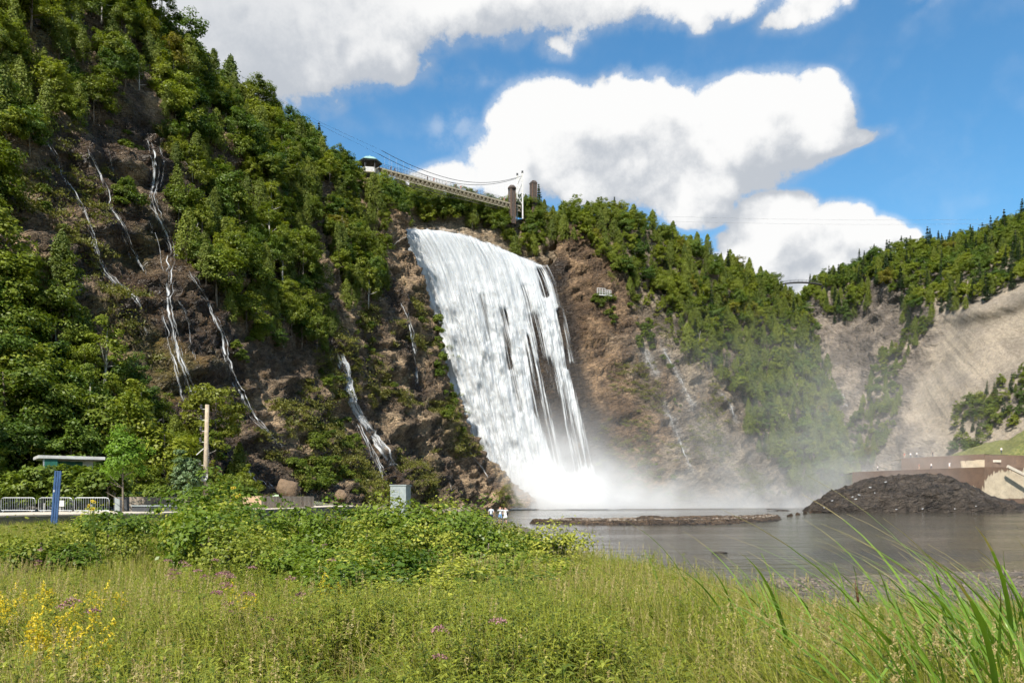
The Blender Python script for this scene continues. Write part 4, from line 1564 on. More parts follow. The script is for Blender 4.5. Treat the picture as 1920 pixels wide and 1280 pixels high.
# bushes on ledges and bare ground
for (G, polys, n, md, sdv, z1, z2) in ((GA, [bareA[0]], 9000, 2.0, 21, 'ledges', 0.30), (GB, bareB, 8000, 3.0, 22, 'brown face', 0.05)):
    def preS(V, polys=polys, z1=z1):
        px, py = proj(V)
        ok = np.zeros(len(V), bool)
        for q in polys:
            ok |= in_poly(px, py, q)
        ok &= V[:, 2] > 1
        if z1 == 'brown face':
            ok &= (px > 1120) & (py > 480)
        return ok & (fbm(V / 11.0, 3, seed=401) > (0.30 if z1 == 'ledges' else 0.30))
    for p in scatter(G, n, md, sdv, preS):
        if not seen(p + np.array([0, 0, 1.0]), 2.0):
            continue
        if np.min(((SP - p) ** 2).sum(1)) < 6:
            continue
        place('shrub', z1, p, rnd.uniform(0.4, 0.85) if z1 == 'ledges' else rnd.uniform(0.5, 1.0))
for (x0, y0, x1, y1, n, s) in ((545, 870, 640, 925, 30, .8), (640, 820, 690, 900, 12, .7), (1115, 560, 1150, 610, 14, .9), (1190, 600, 1230, 660, 16, 1.0), (580, 800, 640, 850, 12, .7), (1260, 750, 1290, 800, 4, .5), (440, 640, 480, 700, 8, .6), (215, 350, 260, 395, 9, .8), (815, 560, 830, 720, 10, 1.0), (830, 730, 850, 790, 8, .8)):
    for i in range(n):
        h = ray(rnd.uniform(x0, x1), rnd.uniform(y0, y1), (0, 1))
        if h:
            place('shrub', 'ledges' if x0 < 900 else 'brown face', np.array(h[0]), s * rnd.uniform(0.6, 1.2))
# low band of trees and bushes along the foot of the left cliff, behind the path
for i in range(46):
    px = rnd.uniform(-60, 470)
    D = rnd.uniform(66, 76) + px * 0.02
    x = (px - 960) / FPX * D
    h = BVA.ray_cast(Vector((x, D, 60)), Vector((0, 0, -1)))
    z = max(h[0].z if h[0] else 0, zg(x, D))
    place('broad' if i % 3 == 0 else 'shrub', 'left low', np.array((x, D, z)), rnd.uniform(0.4, 0.6) if i % 3 == 0 else rnd.uniform(0.8, 1.3))

LAND = [(130, 420, 'leftmost stream'), (220, 400, 'second stream'), (295, 320, 'braided stream top'), (325, 660, 'braided stream foot'), (420, 640, 'long single stream'), (498, 400, 'short high stream'), (612, 480, 'dirt chute'), (693, 300, 'green-roofed pavilion'), (540, 740, 'bare rock slabs'),
        (125, 860, 'pale-roofed hut'), (231, 850, 'bright young tree'), (384, 800, 'utility pole'), (690, 790, 'spouting cascade'), (850, 345, 'footbridge middle'), (985, 340, 'lattice tower'), (1131, 550, 'white platform'), (1070, 460, 'rock shoulder'), (1310, 640, 'bare grey trunk'), (1265, 700, 'pale rills'),
        (1490, 650, 'thin pale trunk'), (1500, 535, 'far footbridge'), (1580, 750, 'gorge rill'), (1640, 580, 'grey crag'), (1742, 510, 'leaning white trunk'), (1855, 460, 'tall bare trunk'), (1910, 400, 'right picture edge'), (1750, 855, 'concrete terrace'), (10, 10, 'top left corner'), (540, 905, 'round boulder'), (800, 560, 'falls edge'), (15, 600, 'left picture edge'), (1200, 400, 'skyline hump'), (1400, 800, 'drifting mist')]
for i in range(16):
    px, D = rnd.uniform(30, 225), rnd.uniform(61.5, 65.5)
    x = (px - 960) / FPX * D
    place('shrub', 'left low', np.array((x, D, 1.7)), rnd.uniform(0.9, 1.6))
ZP = {'left low': 'at left cliff foot', 'left slope': 'on left cliff', 'left crest': 'on left cliff top', 'bowl rim': 'above the falls', 'cedar slope': 'on the cedar slope', 'gorge rim': 'on the far rim', 'gully': 'in the far gully', 'scree foot': 'below the scree', 'ledges': 'on left cliff rock', 'brown face': 'on the brown face'}
ZG = {'left low': 'at the foot of the left cliff', 'left slope': 'on the face of the left cliff', 'left crest': 'on the crest of the left cliff', 'bowl rim': 'above the falls', 'cedar slope': 'on the slope right of the falls', 'gorge rim': 'on the far rim', 'gully': 'in the far gully', 'scree foot': 'at the foot of the scree', 'ledges': 'on the left cliff rock', 'brown face': 'on the rock right of the falls'}
KP = {'broad': 'leafy tree', 'cedar': 'conical cedar', 'spruce': 'dark spruce', 'shrub': 'bush'}


def plant_label(kind, zone, p, s):
    px, py = proj(np.array(p) + np.array([0, 0, s * (1.0 if kind == 'shrub' else 4.5)]))
    x, y, nm = min(LAND, key=lambda l: (l[0] - px) ** 2 + (l[1] - py) ** 2)
    dx, dy = px - x, py - y
    rel = 'beside' if dx * dx + dy * dy < 500 else ('left of' if dx < 0 else 'right of') if abs(dx) > 2.2 * abs(dy) else ('above' if dy < 0 else 'below') if abs(dy) > 2.2 * abs(dx) else ('upper ' if dy < 0 else 'lower ') + ('left of' if dx < 0 else 'right of')
    sz = {'broad': (.62, .8), 'cedar': (.62, .8), 'spruce': (.7, .95), 'shrub': (.55, .9)}[kind]
    ad = 'small ' if s < sz[0] else 'big ' if s > sz[1] else ''
    far = ''
    return '%s%s %s, %s%s %s' % (ad, KP[kind], ZP[zone], far, rel, nm), ('bushes ' if kind == 'shrub' else 'trees ') + ZG[zone]


ONAME = {'broad': 'broadleaf_tree', 'cedar': 'cedar_tree', 'spruce': 'spruce_tree', 'shrub': 'bush'}
CATS = {'broad': 'tree', 'cedar': 'tree', 'spruce': 'tree', 'shrub': 'bush'}
rest = []
CNT = {}
for kind in ('broad', 'cedar', 'spruce', 'shrub'):
    L = sorted([p for p in plants if p[0] == kind], key=lambda p: -p[4])
    CNT[kind] = len(L)
    for i, (k, zone, p, s, size) in enumerate(L):
        v = rnd.randrange(len(KIT[kind]))
        rz = rnd.uniform(0, 6.28)
        sx = s * rnd.uniform(0.88, 1.18)
        if i < 290:
            e = empty(ONAME[kind], tuple(p), rz)
            e.scale = (sx, sx, s)
            e.rotation_euler = (rnd.uniform(-.05, .05), rnd.uniform(-.05, .05), rz)
            t, c = KIT[kind][v]
            link(t.name.split('.')[0], t, None, e)
            link(c.name.split('.')[0], c, None, e)
            lab, grp = plant_label(kind, zone, p, s)
            tag(e, lab, CATS[kind], grp)
        else:
            rest.append((p, kind, v, rz, (sx, sx, s)))
print('PLANTS', CNT, 'rest', len(rest))
src, base = [], {}
for kind in ('broad', 'cedar', 'spruce', 'shrub'):
    base[kind] = len(src)
    src += [c for t, c in KIT[kind]]
if rest:
    scatter_stuff('woodland', 'mass of smaller trees filling the hillsides', src, [r[0] for r in rest], [base[r[1]] + r[2] for r in rest], [(0, 0, r[3]) for r in rest], [r[4] for r in rest])
# ledge grass
tf = []
for (G, polys, n, sdv, thr) in ((GA, [bareA[0]], 30000, 31, 0.15), (GB, bareB, 16000, 32, 0.16)):
    def preT(V, polys=polys, thr=thr, G=G):
        px, py = proj(V)
        ok = np.zeros(len(V), bool)
        for q in polys:
            ok |= in_poly(px, py, q)
        ok &= (V[:, 2] > 0.8) & (px > -40)
        if G is GB:
            ok &= px > 1110
        return ok & (fbm(V / 8.0, 4, seed=403) > thr)
    for p in scatter(G, n, 0.75, sdv, preT):
        if np.min(((SP - p) ** 2).sum(1)) < 0.8:
            continue
        tf.append(p)
tf = np.array(tf)
r = np.random.default_rng(5)
sc_ = r.uniform(0.6, 1.5, len(tf))
scatter_stuff('ledge_grass', 'dry grass and moss tufts on the rock ledges', [c for t, c in KIT['moss']], tf, r.integers(0, 3, len(tf)), np.stack([r.normal(0, .3, len(tf)), r.normal(0, .3, len(tf)), r.uniform(0, 6.28, len(tf))], -1), np.stack([sc_, sc_, sc_], -1))
print('TUFTS', len(tf))


# ------------------------------------------------------------------ rocks
def blob_rock(seed, n=3, rough=0.35, flat=0.7):
    import bmesh
    bm = bmesh.new()
    bmesh.ops.create_icosphere(bm, subdivisions=n, radius=1.0)
    V = np.array([v.co[:] for v in bm.verts])
    F = np.array([[v.index for v in f.verts] for f in bm.faces])
    bm.free()
    d = 1 + rough * 1.3 * fbm(V * 1.1 + seed * 7.7, 4, 0.6, seed=seed) + 0.7 * rough * fbm(V * 1.9 + seed, 4, 0.55, seed=seed + 1, ridged=True)
    return V * d[:, None] * np.array([1, 0.85, flat]), F


def rock_me(name, seed, n, m, **k):
    V, F = blob_rock(seed, n, **k)
    me = mesh_np(name, V, F, smooth=n > 2)
    me.materials.append(M[m])
    return me


# dark wet rock mound on the right
hp = [1505, 1522, 1532, 1545, 1580, 1640, 1700, 1760, 1810, 1840, 1862, 1885, 1930, 1990]
hh = [-1.0, -0.3, 1.6, 3.1, 5.0, 7.4, 8.2, 7.8, 5.6, 3.5, 2.6, 1.6, 0.6, -1.0]
xs = (np.linspace(1485, 1995, 210) - 960) / FPX * 178
ys = np.linspace(162, 196, 90)
A, B_ = np.meshgrid(xs, ys, indexing='ij')
H = np.interp(A * FPX / 178 + 960, hp, hh)
cross = np.clip(1 - ((B_ - 177) / 9.5) ** 2, -0.25, 1)
Hn = H * np.sign(cross) * np.abs(cross) ** 0.6
pp = np.stack([A / 5, B_ / 5, Hn / 3], -1)
Z = Hn + (1.0 * fbm(pp * np.array([0.7, 1.4, 1.6]), 5, 0.6, seed=501, ridged=True) + 0.7 * fbm(pp * 2.3, 5, 0.62, seed=503)) * sstep(-0.5, 2.0, Hn)
SF = np.stack([A + 0.6 * fbm(pp * 1.5 + 9, 3, seed=507), B_ + 1.1 * fbm(pp * np.array([0.8, 1.7, 2.2]) + 4, 5, 0.6, seed=505, ridged=True), Z - 0.3], -1)
me = mesh_np('rock_mound', SF, grid_faces(*A.shape))
set_attr(me, 'col', np.tile(np.array([[0.066, 0.055, 0.046]]), (A.size, 1)) * (1 + 0.5 * fbm(SF.reshape(-1, 3) / 4.0, 4, seed=519))[:, None])
set_attr(me, 'wet', np.full(A.size, 0.35), 'FLOAT')
tag(link('rock_mound', me, M['mound_rock']), 'dark wet rock mound rising from the pool before the concrete walls', 'rock')
# gravel bar in the pool
xs = np.linspace(2, 62, 300); ys = np.linspace(80, 168, 230)
A, B_ = np.meshgrid(xs, ys, indexing='ij')
cx = (A * FPX / B_ + 960)
nz = fbm(np.stack([A / 6, B_ / 9, 0 * A], -1), 5, 0.55, seed=511)
mid = np.interp(A, [2, 5, 20, 35, 45, 60], [92, 93, 98, 112, 130, 160])
wd = np.interp(A, [2, 4.5, 10, 26, 33, 38, 41, 62], [0, 2.5, 8, 11, 8, 3.5, 0, 0])
hgt = 0.85 * (1 - ((B_ - mid) / np.maximum(wd, 0.1)) ** 2)
Z = np.clip(hgt, -1.4, 1) * 0.42 + nz * 0.40 + 0.34 * fbm(np.stack([A / 1.3, B_ / 2.2, 0 * A], -1), 4, 0.65, seed=513, ridged=True) - 0.02
me = mesh_np('gravel_bar', np.stack([A, B_, Z], -1), grid_faces(*A.shape))
set_attr(me, 'col', np.tile(np.array([[0.115, 0.080, 0.052]]), (A.size, 1)) * (1 + 0.8 * fbm(np.stack([A / 2.2, B_ / 4, Z], -1).reshape(-1, 3), 4, 0.6, seed=517))[:, None] * (0.45 + 0.55 * sstep(0.0, 0.25, Z.ravel()))[:, None])
set_attr(me, 'wet', (1 - sstep(0.0, 0.25, Z.ravel())) * 0.8, 'FLOAT')
tag(link('gravel_bar', me, M['mound_rock']), kind='structure')
# loose stones: shore shingle and the bar
r = np.random.default_rng(41)
st, ss = [], []
for i in range(14000):
    x, y = r.uniform(3, 40), r.uniform(19, 33)
    if abs(x) > 0.68 * y + 1:
        continue
    st.append((x, y)); ss.append(0.016 + 0.055 * r.random() ** 4)
st = np.array(st); ss = np.array(ss)
z_, d_ = zground(st[:, 0], st[:, 1])
k = (d_ > -1.6) & (d_ < 11.5) & (fbm(np.stack([st[:, 0] / 2.5, st[:, 1] / 1.2, 0 * st[:, 0]], -1), 3, seed=9) > -0.25)
pts = np.stack([st[k, 0], st[k, 1], np.maximum(z_[k], -0.04)], -1)
s3 = ss[k]
for i in range(900):
    x = r.uniform(4, 38)
    m_ = np.interp(x, [2, 5, 20, 35, 45, 60], [92, 93, 98, 112, 130, 160])
    w_ = np.interp(x, [2, 4.5, 10, 26, 33, 38, 41, 62], [0, 2.5, 8, 11, 8, 3.5, 0, 0])
    pts = np.concatenate([pts, [[x, m_ + r.uniform(-0.8, 0.5) * w_, 0.42]]]); s3 = np.concatenate([s3, [0.05 + 0.2 * r.random() ** 3]])
for i in range(700):   # rubble under the cascade, at the foot of the left cliff
    px = r.uniform(560, 880); D = np.interp(px, [560, 700, 880], [98, 122, 165]) + r.uniform(-10, 10)
    x = (px - 960) / FPX * D
    pts = np.concatenate([pts, [[x, D, max(zg(x, D), 0.2) + 0.2]]]); s3 = np.concatenate([s3, [0.15 + 0.9 * r.random() ** 3]])
n = len(pts)
scatter_stuff('shingle', 'loose grey and brown stones on the shore and bar', [rock_me('stone', 600 + i, 1, 'stone') for i in range(4)], pts, r.integers(0, 4, n), np.stack([r.uniform(0, .5, n), r.uniform(0, .5, n), r.uniform(0, 6.28, n)], -1), np.stack([s3, s3, s3], -1))
for (px, py, D, s, lab) in ((541, 918, 96, 1.35, 'round grey boulder between the fanning cascade and bushes'), (640, 930, 100, 0.8, 'angular brown boulder left of the grey cabinet, on rubble'), (150, 925, 63, 0.6, 'pale stone behind the middle crowd barrier'), (178, 930, 63, 0.5, 'small pale stone right of the barrier stones'), (205, 926, 64, 0.45, 'small stone behind the rightmost crowd barrier'), (1348, 1036, 41.5, 0.36, 'small dark rock alone in the shallow water')):
    p = P(px, py, D)
    o = link('boulder', rock_me('boulder', int(px), 3, 'mound' if px > 1000 else ('bar' if D > 80 else 'boulder'), flat=0.85 if px < 1000 else 0.3), None)
    o.location = (p[0], p[1], max(p[2], 0.0) if D > 60 else 0.02)
    o.scale = (s, s, s if px < 1000 else s * 0.6)
    tag(o, lab, 'rock')

# ------------------------------------------------------------------ footbridge over the falls
BL, BR = Vector(P(712, 318, 219)), Vector(P(972, 388, 252))
br = empty('suspension_footbridge', tuple(BL))
tag(br, 'long suspension footbridge crossing above the falls', 'bridge')
dirv = (BR - BL); Lb = dirv.length; dirv.normalize()
side = dirv.cross(Vector((0, 0, 1))).normalized()
O = -BL


def bpt(t, s=0.0, z=0.0):
    return dirv * (Lb * t) + side * s + Vector((0, 0, z))


b = MB().bar(bpt(-0.02), bpt(1.0), 2.4, 0.18); b.build('deck', M['truss'], br)
for s in (-1.15, 1.15):
    b = MB(); b.bar(bpt(0, s, -0.22), bpt(1, s, -0.22), 0.18, 0.28); b.bar(bpt(0, s, -1.75), bpt(1, s, -1.75), 0.15, 0.2); b.build('chord', M['truss'], br)
    b = MB(); n = 34
    for i in range(n):
        a, c = i / n, (i + 1) / n
        m_ = (a + c) / 2
        b.bar(bpt(a, s, -0.3), bpt(m_, s, -1.7), 0.10); b.bar(bpt(m_, s, -1.7), bpt(c, s, -0.3), 0.10); b.bar(bpt(a, s, -0.3), bpt(a, s, -1.7), 0.08)
    tag(b.build('truss_web', M['truss'], br), kind='stuff')
    b = MB()
    for z in (0.45, 0.85, 1.25):
        b.bar(bpt(0, s, z), bpt(1, s, z), 0.05)
    b.build('handrail', M['deck_dark'], br)
    b = MB()
    for i in range(51):
        b.bar(bpt(i / 50, s, 0.05), bpt(i / 50, s, 1.25), 0.06)
    tag(b.build('railing_posts', M['deck_dark'], br), kind='stuff')
    # main cable: from the left anchor down past the deck and up to the tower head
    cab = []
    for t in np.linspace(0, 1, 30):
        y = 2.3 + 7.4 * (t - 0.42) ** 2 * (2.8 if t > 0.42 else 1.9)
        cab.append(bpt(t, s, y))
    MB().tube(cab, 0.07, 6).build('main_cable', M['deck_dark'], br)
    b = MB()
    for i in range(1, 22):
        t = i / 22
        y = 2.3 + 7.4 * (t - 0.42) ** 2 * (2.8 if t > 0.42 else 1.9)
        b.bar(bpt(t, s, 0), bpt(t, s, y), 0.03)
    tag(b.build('hanger_rods', M['galv'], br), kind='stuff')
    c0 = cab[0]
    up = Vector(P(448, 140, 186)) + O
    MB().tube([c0, c0.lerp(up, 0.5) + Vector((0, 0, -1.2)), up], 0.02, 5).build('backstay_cable', M['deck_dark'], br)
    wc = [bpt(t, s * 1.6, -1.9 - 2.0 * math.sin(min(1, t * 1.6) * math.pi)) for t in np.linspace(0, 0.64, 14)]
    MB().tube(wc, 0.05, 5).build('wind_cable', M['deck_dark'], br)
# tower at the far end: pale lattice frame
tw = empty('bridge_tower', tuple(BR + dirv * 0.6))
tag(tw, 'pale lattice tower frame holding the bridge cables', 'tower')
for s in (-1.35, 1.35):
    lg = MB().bar(side * s + Vector((0, 0, -4)), side * s * 0.9 + Vector((0, 0, 10.4)), 0.42, 0.42).build('leg', M['white'], tw)
    MB().box(side * s * 0.9 + Vector((0, 0, 10.75)), (0.6, 0.6, 0.6)).build('saddle', M['dark'], lg)
for z0, z1 in ((0.5, 4.0), (4.0, 7.4), (7.4, 10.2)):
    MB().bar(side * -1.3 + Vector((0, 0, z0)), side * 1.3 + Vector((0, 0, z1)), 0.16).build('brace', M['white'], tw)
    MB().bar(side * 1.3 + Vector((0, 0, z0)), side * -1.3 + Vector((0, 0, z1)), 0.16).build('brace', M['white'], tw)
for (px, py, D, w, h, lab) in ((960, 390, 249, 1.7, 5.9, 'dark stone pillar with domed cap left of the lattice tower'), (1000, 380, 256, 1.7, 5.9, 'dark stone pillar right of the lattice tower')):
    p = P(px, py, D)
    e = empty('stone_pillar', tuple(p), 0.5)
    tag(e, lab, 'pillar', 'old bridge pillars')
    MB().box((0, 0, h / 2 - 2.5), (w, w, h + 5)).build('shaft', M['brick'], e)
    for a in (-1, 1):
        for c in (-1, 1):
            MB().box((a * (w / 2 - 0.1), c * (w / 2 - 0.1), h / 2 - 2.5), (0.26, 0.26, h + 4.9)).build('corner', M['quoin'], e)
    MB().lathe((0, 0, h), [(w * 0.78, 0), (w * 0.78, 0.35), (w * 0.66, 0.6), (w * 0.45, 1.0), (w * 0.15, 1.2)], 4 if px > 980 else 12, math.pi / 4).build('cap', M['brick'], e)
# hexagonal lookout at the near end
pv = empty('lookout_pavilion', tuple(P(693, 320, 214)), 0.2)
tag(pv, 'hexagonal lookout pavilion with green roof at the bridge end', 'pavilion')
MB().lathe((0, 0, 0), [(3.4, 2.0), (3.45, 2.12), (1.9, 3.1), (0.35, 3.75), (0.05, 4.0)], 6).build('roof', M['copper'], pv)
MB().lathe((0, 0, 0), [(3.2, 1.72), (3.2, 1.98)], 6).build('eaves', M['dark'], pv)
for k in range(6):
    a = math.pi / 3 * k
    MB().box((2.55 * math.cos(a), 2.55 * math.sin(a), 0.9), (0.22, 0.22, 1.8)).build('post', M['dark'], pv)
    a2 = a + math.pi / 6
    MB().box((2.28 * math.cos(a2), 2.28 * math.sin(a2), -0.55), (0.12, 2.4, 1.3), a2).build('parapet_panel', M['truss'] if k % 2 else M['white'], pv)
MB().lathe((0, 0, 0), [(2.3, -1.6), (2.75, -1.3), (2.75, -1.1)], 6).build('floor', M['truss'], pv)
MB().lathe((0, 0, 0), [(1.4, -11), (1.4, -2.6), (2.4, -1.62)], 6).build('pier', M['brick'], pv)
# overlook at the lip of the falls
ov = empty('overlook', tuple(P(816, 433, 236)))
tag(ov, 'low stone overlook with thin railing beside the lip of the falls', 'overlook')
V, F = blob_rock(77, 3, 0.3, 0.55)
o = link('stone_base', mesh_np('stone_base', V * np.array([5.2, 2.4, 2.6]) + np.array([0, 0, -0.7]), F), M['stone'], ov)
b = MB()
for i in range(13):
    b.bar((-4.8 + 0.8 * i, -0.4, 0.3), (-4.8 + 0.8 * i, -0.4, 1.6), 0.05)
b.bar((-4.8, -0.4, 1.6), (4.8, -0.4, 1.6), 0.06)
b.build('railing', M['deck_dark'], ov)
# small far footbridge in the gorge
fb = empty('gorge_footbridge', tuple(P(1500, 532, 372)))
tag(fb, 'small dark footbridge across the gap of the far gorge', 'bridge')
pts = [(x, 0, 1.1 * (1 - (x / 10) ** 2) - 0.5) for x in np.linspace(-10, 10, 12)]
b = MB()
for a, c in zip(pts[:-1], pts[1:]):
    b.bar(a, c, 1.8, 0.35)
b.build('deck', M['deck_dark'], fb)
for s in (-0.85, 0.85):
    b = MB()
    for a, c in zip(pts[:-1], pts[1:]):
        b.bar((a[0], s, a[2] + 1.1), (c[0], s, c[2] + 1.1), 0.09)
        b.bar((a[0], s, a[2]), (a[0], s, a[2] + 1.1), 0.07)
    b.build('railing', M['deck_dark'], fb)
# white platform pinned on the brown face
hit = ray(1131, 556, (1,))
pf = empty('viewing_platform', tuple(hit[0] + Vector((0, -1.2, 0))), 0.25)
tag(pf, 'small white railed platform fixed to the brown rock face', 'platform')
for i, (x0, x1) in enumerate(((-2.3, 0.25), (0.9, 2.5))):
    b = MB()
    for z in (0.1, 0.75, 1.35, 2.0):
        b.bar((x0, -0.6 + 0.9 * i, z - 0.2 * i), (x1, -0.6 + 0.9 * i, z - 0.2 * i), 0.12, 0.14)
    for x in np.linspace(x0, x1, 4):
        b.bar((x, -0.6 + 0.9 * i, 0.0), (x, -0.6 + 0.9 * i, 2.05 - 0.2 * i), 0.13)
    b.build('railing', M['white'], pf)
MB().box((0, 0.6, -0.05), (5.0, 2.6, 0.16)).build('floor', M['white'], pf)
for x in (-1.8, 1.6):
    MB().bar((x, -0.4, -0.1), (x, 1.6, -2.2), 0.15).build('strut', M['white'], pf)

# power lines across the gorge
for i, (za, zb) in enumerate(((0, 0), (-7, -6))):
    a, c = Vector(P(1130, 402 + i * 9, 300)), Vector(P(1985, 408 + i * 8, 390))
    pts = [a.lerp(c, t) + Vector((0, 0, -6.5 * 4 * t * (1 - t) * 0.25)) for t in np.linspace(0, 1, 16)]
    tag(MB().tube(pts, 0.028, 4).build('power_line', M['galv']), ('upper' if i == 0 else 'lower') + ' thin power line strung across the sky over the gorge', 'cable', 'power lines')

# ------------------------------------------------------------------ concrete walls and deck on the right
def wall_obj(name, pts, ztop, zbot, thick, parent, stain, mt='wall'):
    """a wall along a plan line, subdivided so that stains can follow it"""
    pts = [Vector((p[0], p[1], 0)) for p in pts]
    V, F, S = [], [], []
    nseg, nz = 24, 10
    for a, c in zip(pts[:-1], pts[1:]):
        nrm = (c - a).cross(Vector((0, 0, 1))).normalized()
        o = len(V)
        for i in range(nseg + 1):
            for j in range(nz + 1):
                p = a.lerp(c, i / nseg)
                V.append((p.x, p.y, zbot + (ztop - zbot) * j / nz)); S.append(stain(i / nseg, j / nz))
        F += [tuple(q + o for q in f) for f in grid_faces(nseg + 1, nz + 1).tolist()]
        o = len(V)
        for p, z in ((a, ztop), (c, ztop), (c - nrm * thick, ztop), (a - nrm * thick, ztop), (a - nrm * thick, zbot), (c - nrm * thick, zbot)):
            V.append((p.x, p.y, z)); S.append(1.0)
        F += [(o, o + 1, o + 2, o + 3), (o + 3, o + 2, o + 5, o + 4)]
    me = bpy.data.meshes.new(name)
    me.from_pydata(V, [], F)
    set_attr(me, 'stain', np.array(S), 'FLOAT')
    return link(name, me, M[mt], parent)


pl = empty('lookout_terrace', (0, 0, 0))
tag(pl, 'two-level brown stained concrete terrace behind the dark rock mound', 'terrace')
A0, A1, A2 = P(1598, 884, 238), P(1846, 873, 200), P(2010, 876, 208)
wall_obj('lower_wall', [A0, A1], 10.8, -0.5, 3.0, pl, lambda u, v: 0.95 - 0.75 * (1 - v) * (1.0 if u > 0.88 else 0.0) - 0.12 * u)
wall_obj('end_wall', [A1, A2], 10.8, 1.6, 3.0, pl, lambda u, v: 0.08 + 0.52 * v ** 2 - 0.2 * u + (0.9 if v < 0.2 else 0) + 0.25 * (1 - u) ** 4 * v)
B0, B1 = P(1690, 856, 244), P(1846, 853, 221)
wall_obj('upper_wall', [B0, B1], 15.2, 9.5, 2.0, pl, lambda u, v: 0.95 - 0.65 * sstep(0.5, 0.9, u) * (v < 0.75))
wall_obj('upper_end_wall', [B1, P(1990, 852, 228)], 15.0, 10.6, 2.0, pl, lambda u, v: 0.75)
V = [tuple(A0 * [1, 1, 0] + [0, 0, 10.7]), tuple(A1 * [1, 1, 0] + [0, 0, 10.7]), tuple(A2 * [1, 1, 0] + [0, 0, 10.7]), tuple(P(2010, 876, 260) * [1, 1, 0] + [0, 0, 10.7]), tuple(A0 * [1, 1, 0] + [6, 22, 10.7])]
me = bpy.data.meshes.new('terrace_floor'); me.from_pydata(V, [], [(0, 1, 2, 3, 4)]); link('terrace_floor', me, M['concrete'], pl)
V = [tuple(B0 * [1, 1, 0] + [0, 0, 15.1]), tuple(B1 * [1, 1, 0] + [0, 0, 15.1]), tuple(P(1990, 852, 228) * [1, 1, 0] + [0, 0, 14.9]), tuple(P(1990, 852, 256) * [1, 1, 0] + [0, 0, 15.0]), tuple(B0 * [1, 1, 0] + [4, 16, 15.1])]
me = bpy.data.meshes.new('upper_floor'); me.from_pydata(V, [], [(0, 1, 2, 3, 4)]); link('upper_floor', me, M['concrete'], pl)
c0, c1 = Vector(P(1889, 874, 199.5)), Vector(P(1965, 912, 202))
MB().bar(c0, c1, 0.5, 0.7).build('stair_rail', M['concrete'], pl)
MB().box(P(1866, 864, 222), (3.0, 0.5, 0.6)).build('window_slot', M['concrete'], pl)
# grassy bank and outcrop right of the terrace
xs = np.linspace(118, 175, 60); ys = np.linspace(222, 262, 40)
A, B_ = np.meshgrid(xs, ys, indexing='ij')
Z = np.interp(A, [118, 126, 138, 150, 175], [3, 8, 13.5, 19, 27]) * sstep(220, 236, B_) + 2.2 * fbm(np.stack([A / 7, B_ / 7, 0 * A], -1), 4, seed=531)
me = mesh_np('grassy_bank', np.stack([A, B_, Z], -1), grid_faces(*A.shape))
set_attr(me, 'gravel', np.zeros(A.size), 'FLOAT')
tag(link('grassy_bank', me, M['ground']), kind='structure')

# ------------------------------------------------------------------ walkway and what stands on it
wk = [(-36, 42.5), (-29.2, 46), (-22.6, 52), (-20.0, 60), (-18.6, 68), (-17.6, 76), (-14.5, 84)]
wb = [(-44, 52), (-36, 55.5), (-30, 61.5), (-28, 68), (-27.5, 76), (-25.5, 84), (-21, 92)]
zt = [1.86, 1.86, 1.9, 1.95, 2.0, 2.05, 2.05]
V = [(x, y, z) for (x, y), z in zip(wk, zt)] + [(x, y, z) for (x, y), z in zip(wb, zt)]
n = len(wk)
me = bpy.data.meshes.new('walkway'); me.from_pydata(V, [], [(i, i + 1, n + i + 1, n + i) for i in range(n - 1)])
walk = tag(link('walkway', me, M['concrete']), kind='structure')
V, F = [], []
for (x, y), z in zip(wk, zt):
    V += [(x, y - 0.02, z - 0.09), (x, y + 0.3, z - 0.62), (x, y + 0.3, z - 1.6), (x, y - 0.05, z + 0.004), (x, y - 0.05, z - 0.09)]
for i in range(n - 1):
    a, c = i * 5, (i + 1) * 5
    F += [(a, c, c + 1, a + 1), (a + 1, c + 1, c + 2, a + 2), (a + 3, c + 3, c + 4, a + 4)]
me = bpy.data.meshes.new('walkway_edge'); me.from_pydata(V, [], F); link('walkway_edge', me, M['kerb'], walk)


def plank_wall(name, label, p0, p1, z0, h, w, m, cat, group=None, other=None):
    p0, p1 = Vector(p0), Vector(p1)
    L = (p1 - p0).length
    e = empty(name, (p0.x, p0.y, z0))
    tag(e, label, cat, group)
    d = (p1 - p0).normalized()
    rz = math.atan2(d.y, d.x)
    pm = MB().box((0, 0, h / 2), (w - 0.012, 0.03, h)).mesh('plank')
    pm.materials.append(M[m])
    k = int(L / w)
    for i in range(k):
        o = link('plank', pm, None, e)
        q = d * (w * (i + 0.5))
        o.location = (q.x, q.y, rnd.uniform(-0.006, 0.006))
        o.rotation_euler = (0, 0, rz)
    for z in (0.2, h - 0.2):
        b = MB().bar(Vector((0, 0, z)) + Vector((-d.y, d.x, 0)) * 0.05, d * L + Vector((0, 0, z)) + Vector((-d.y, d.x, 0)) * 0.05, 0.05, 0.09)
        b.build('rail', M['pole'], e)
    return e


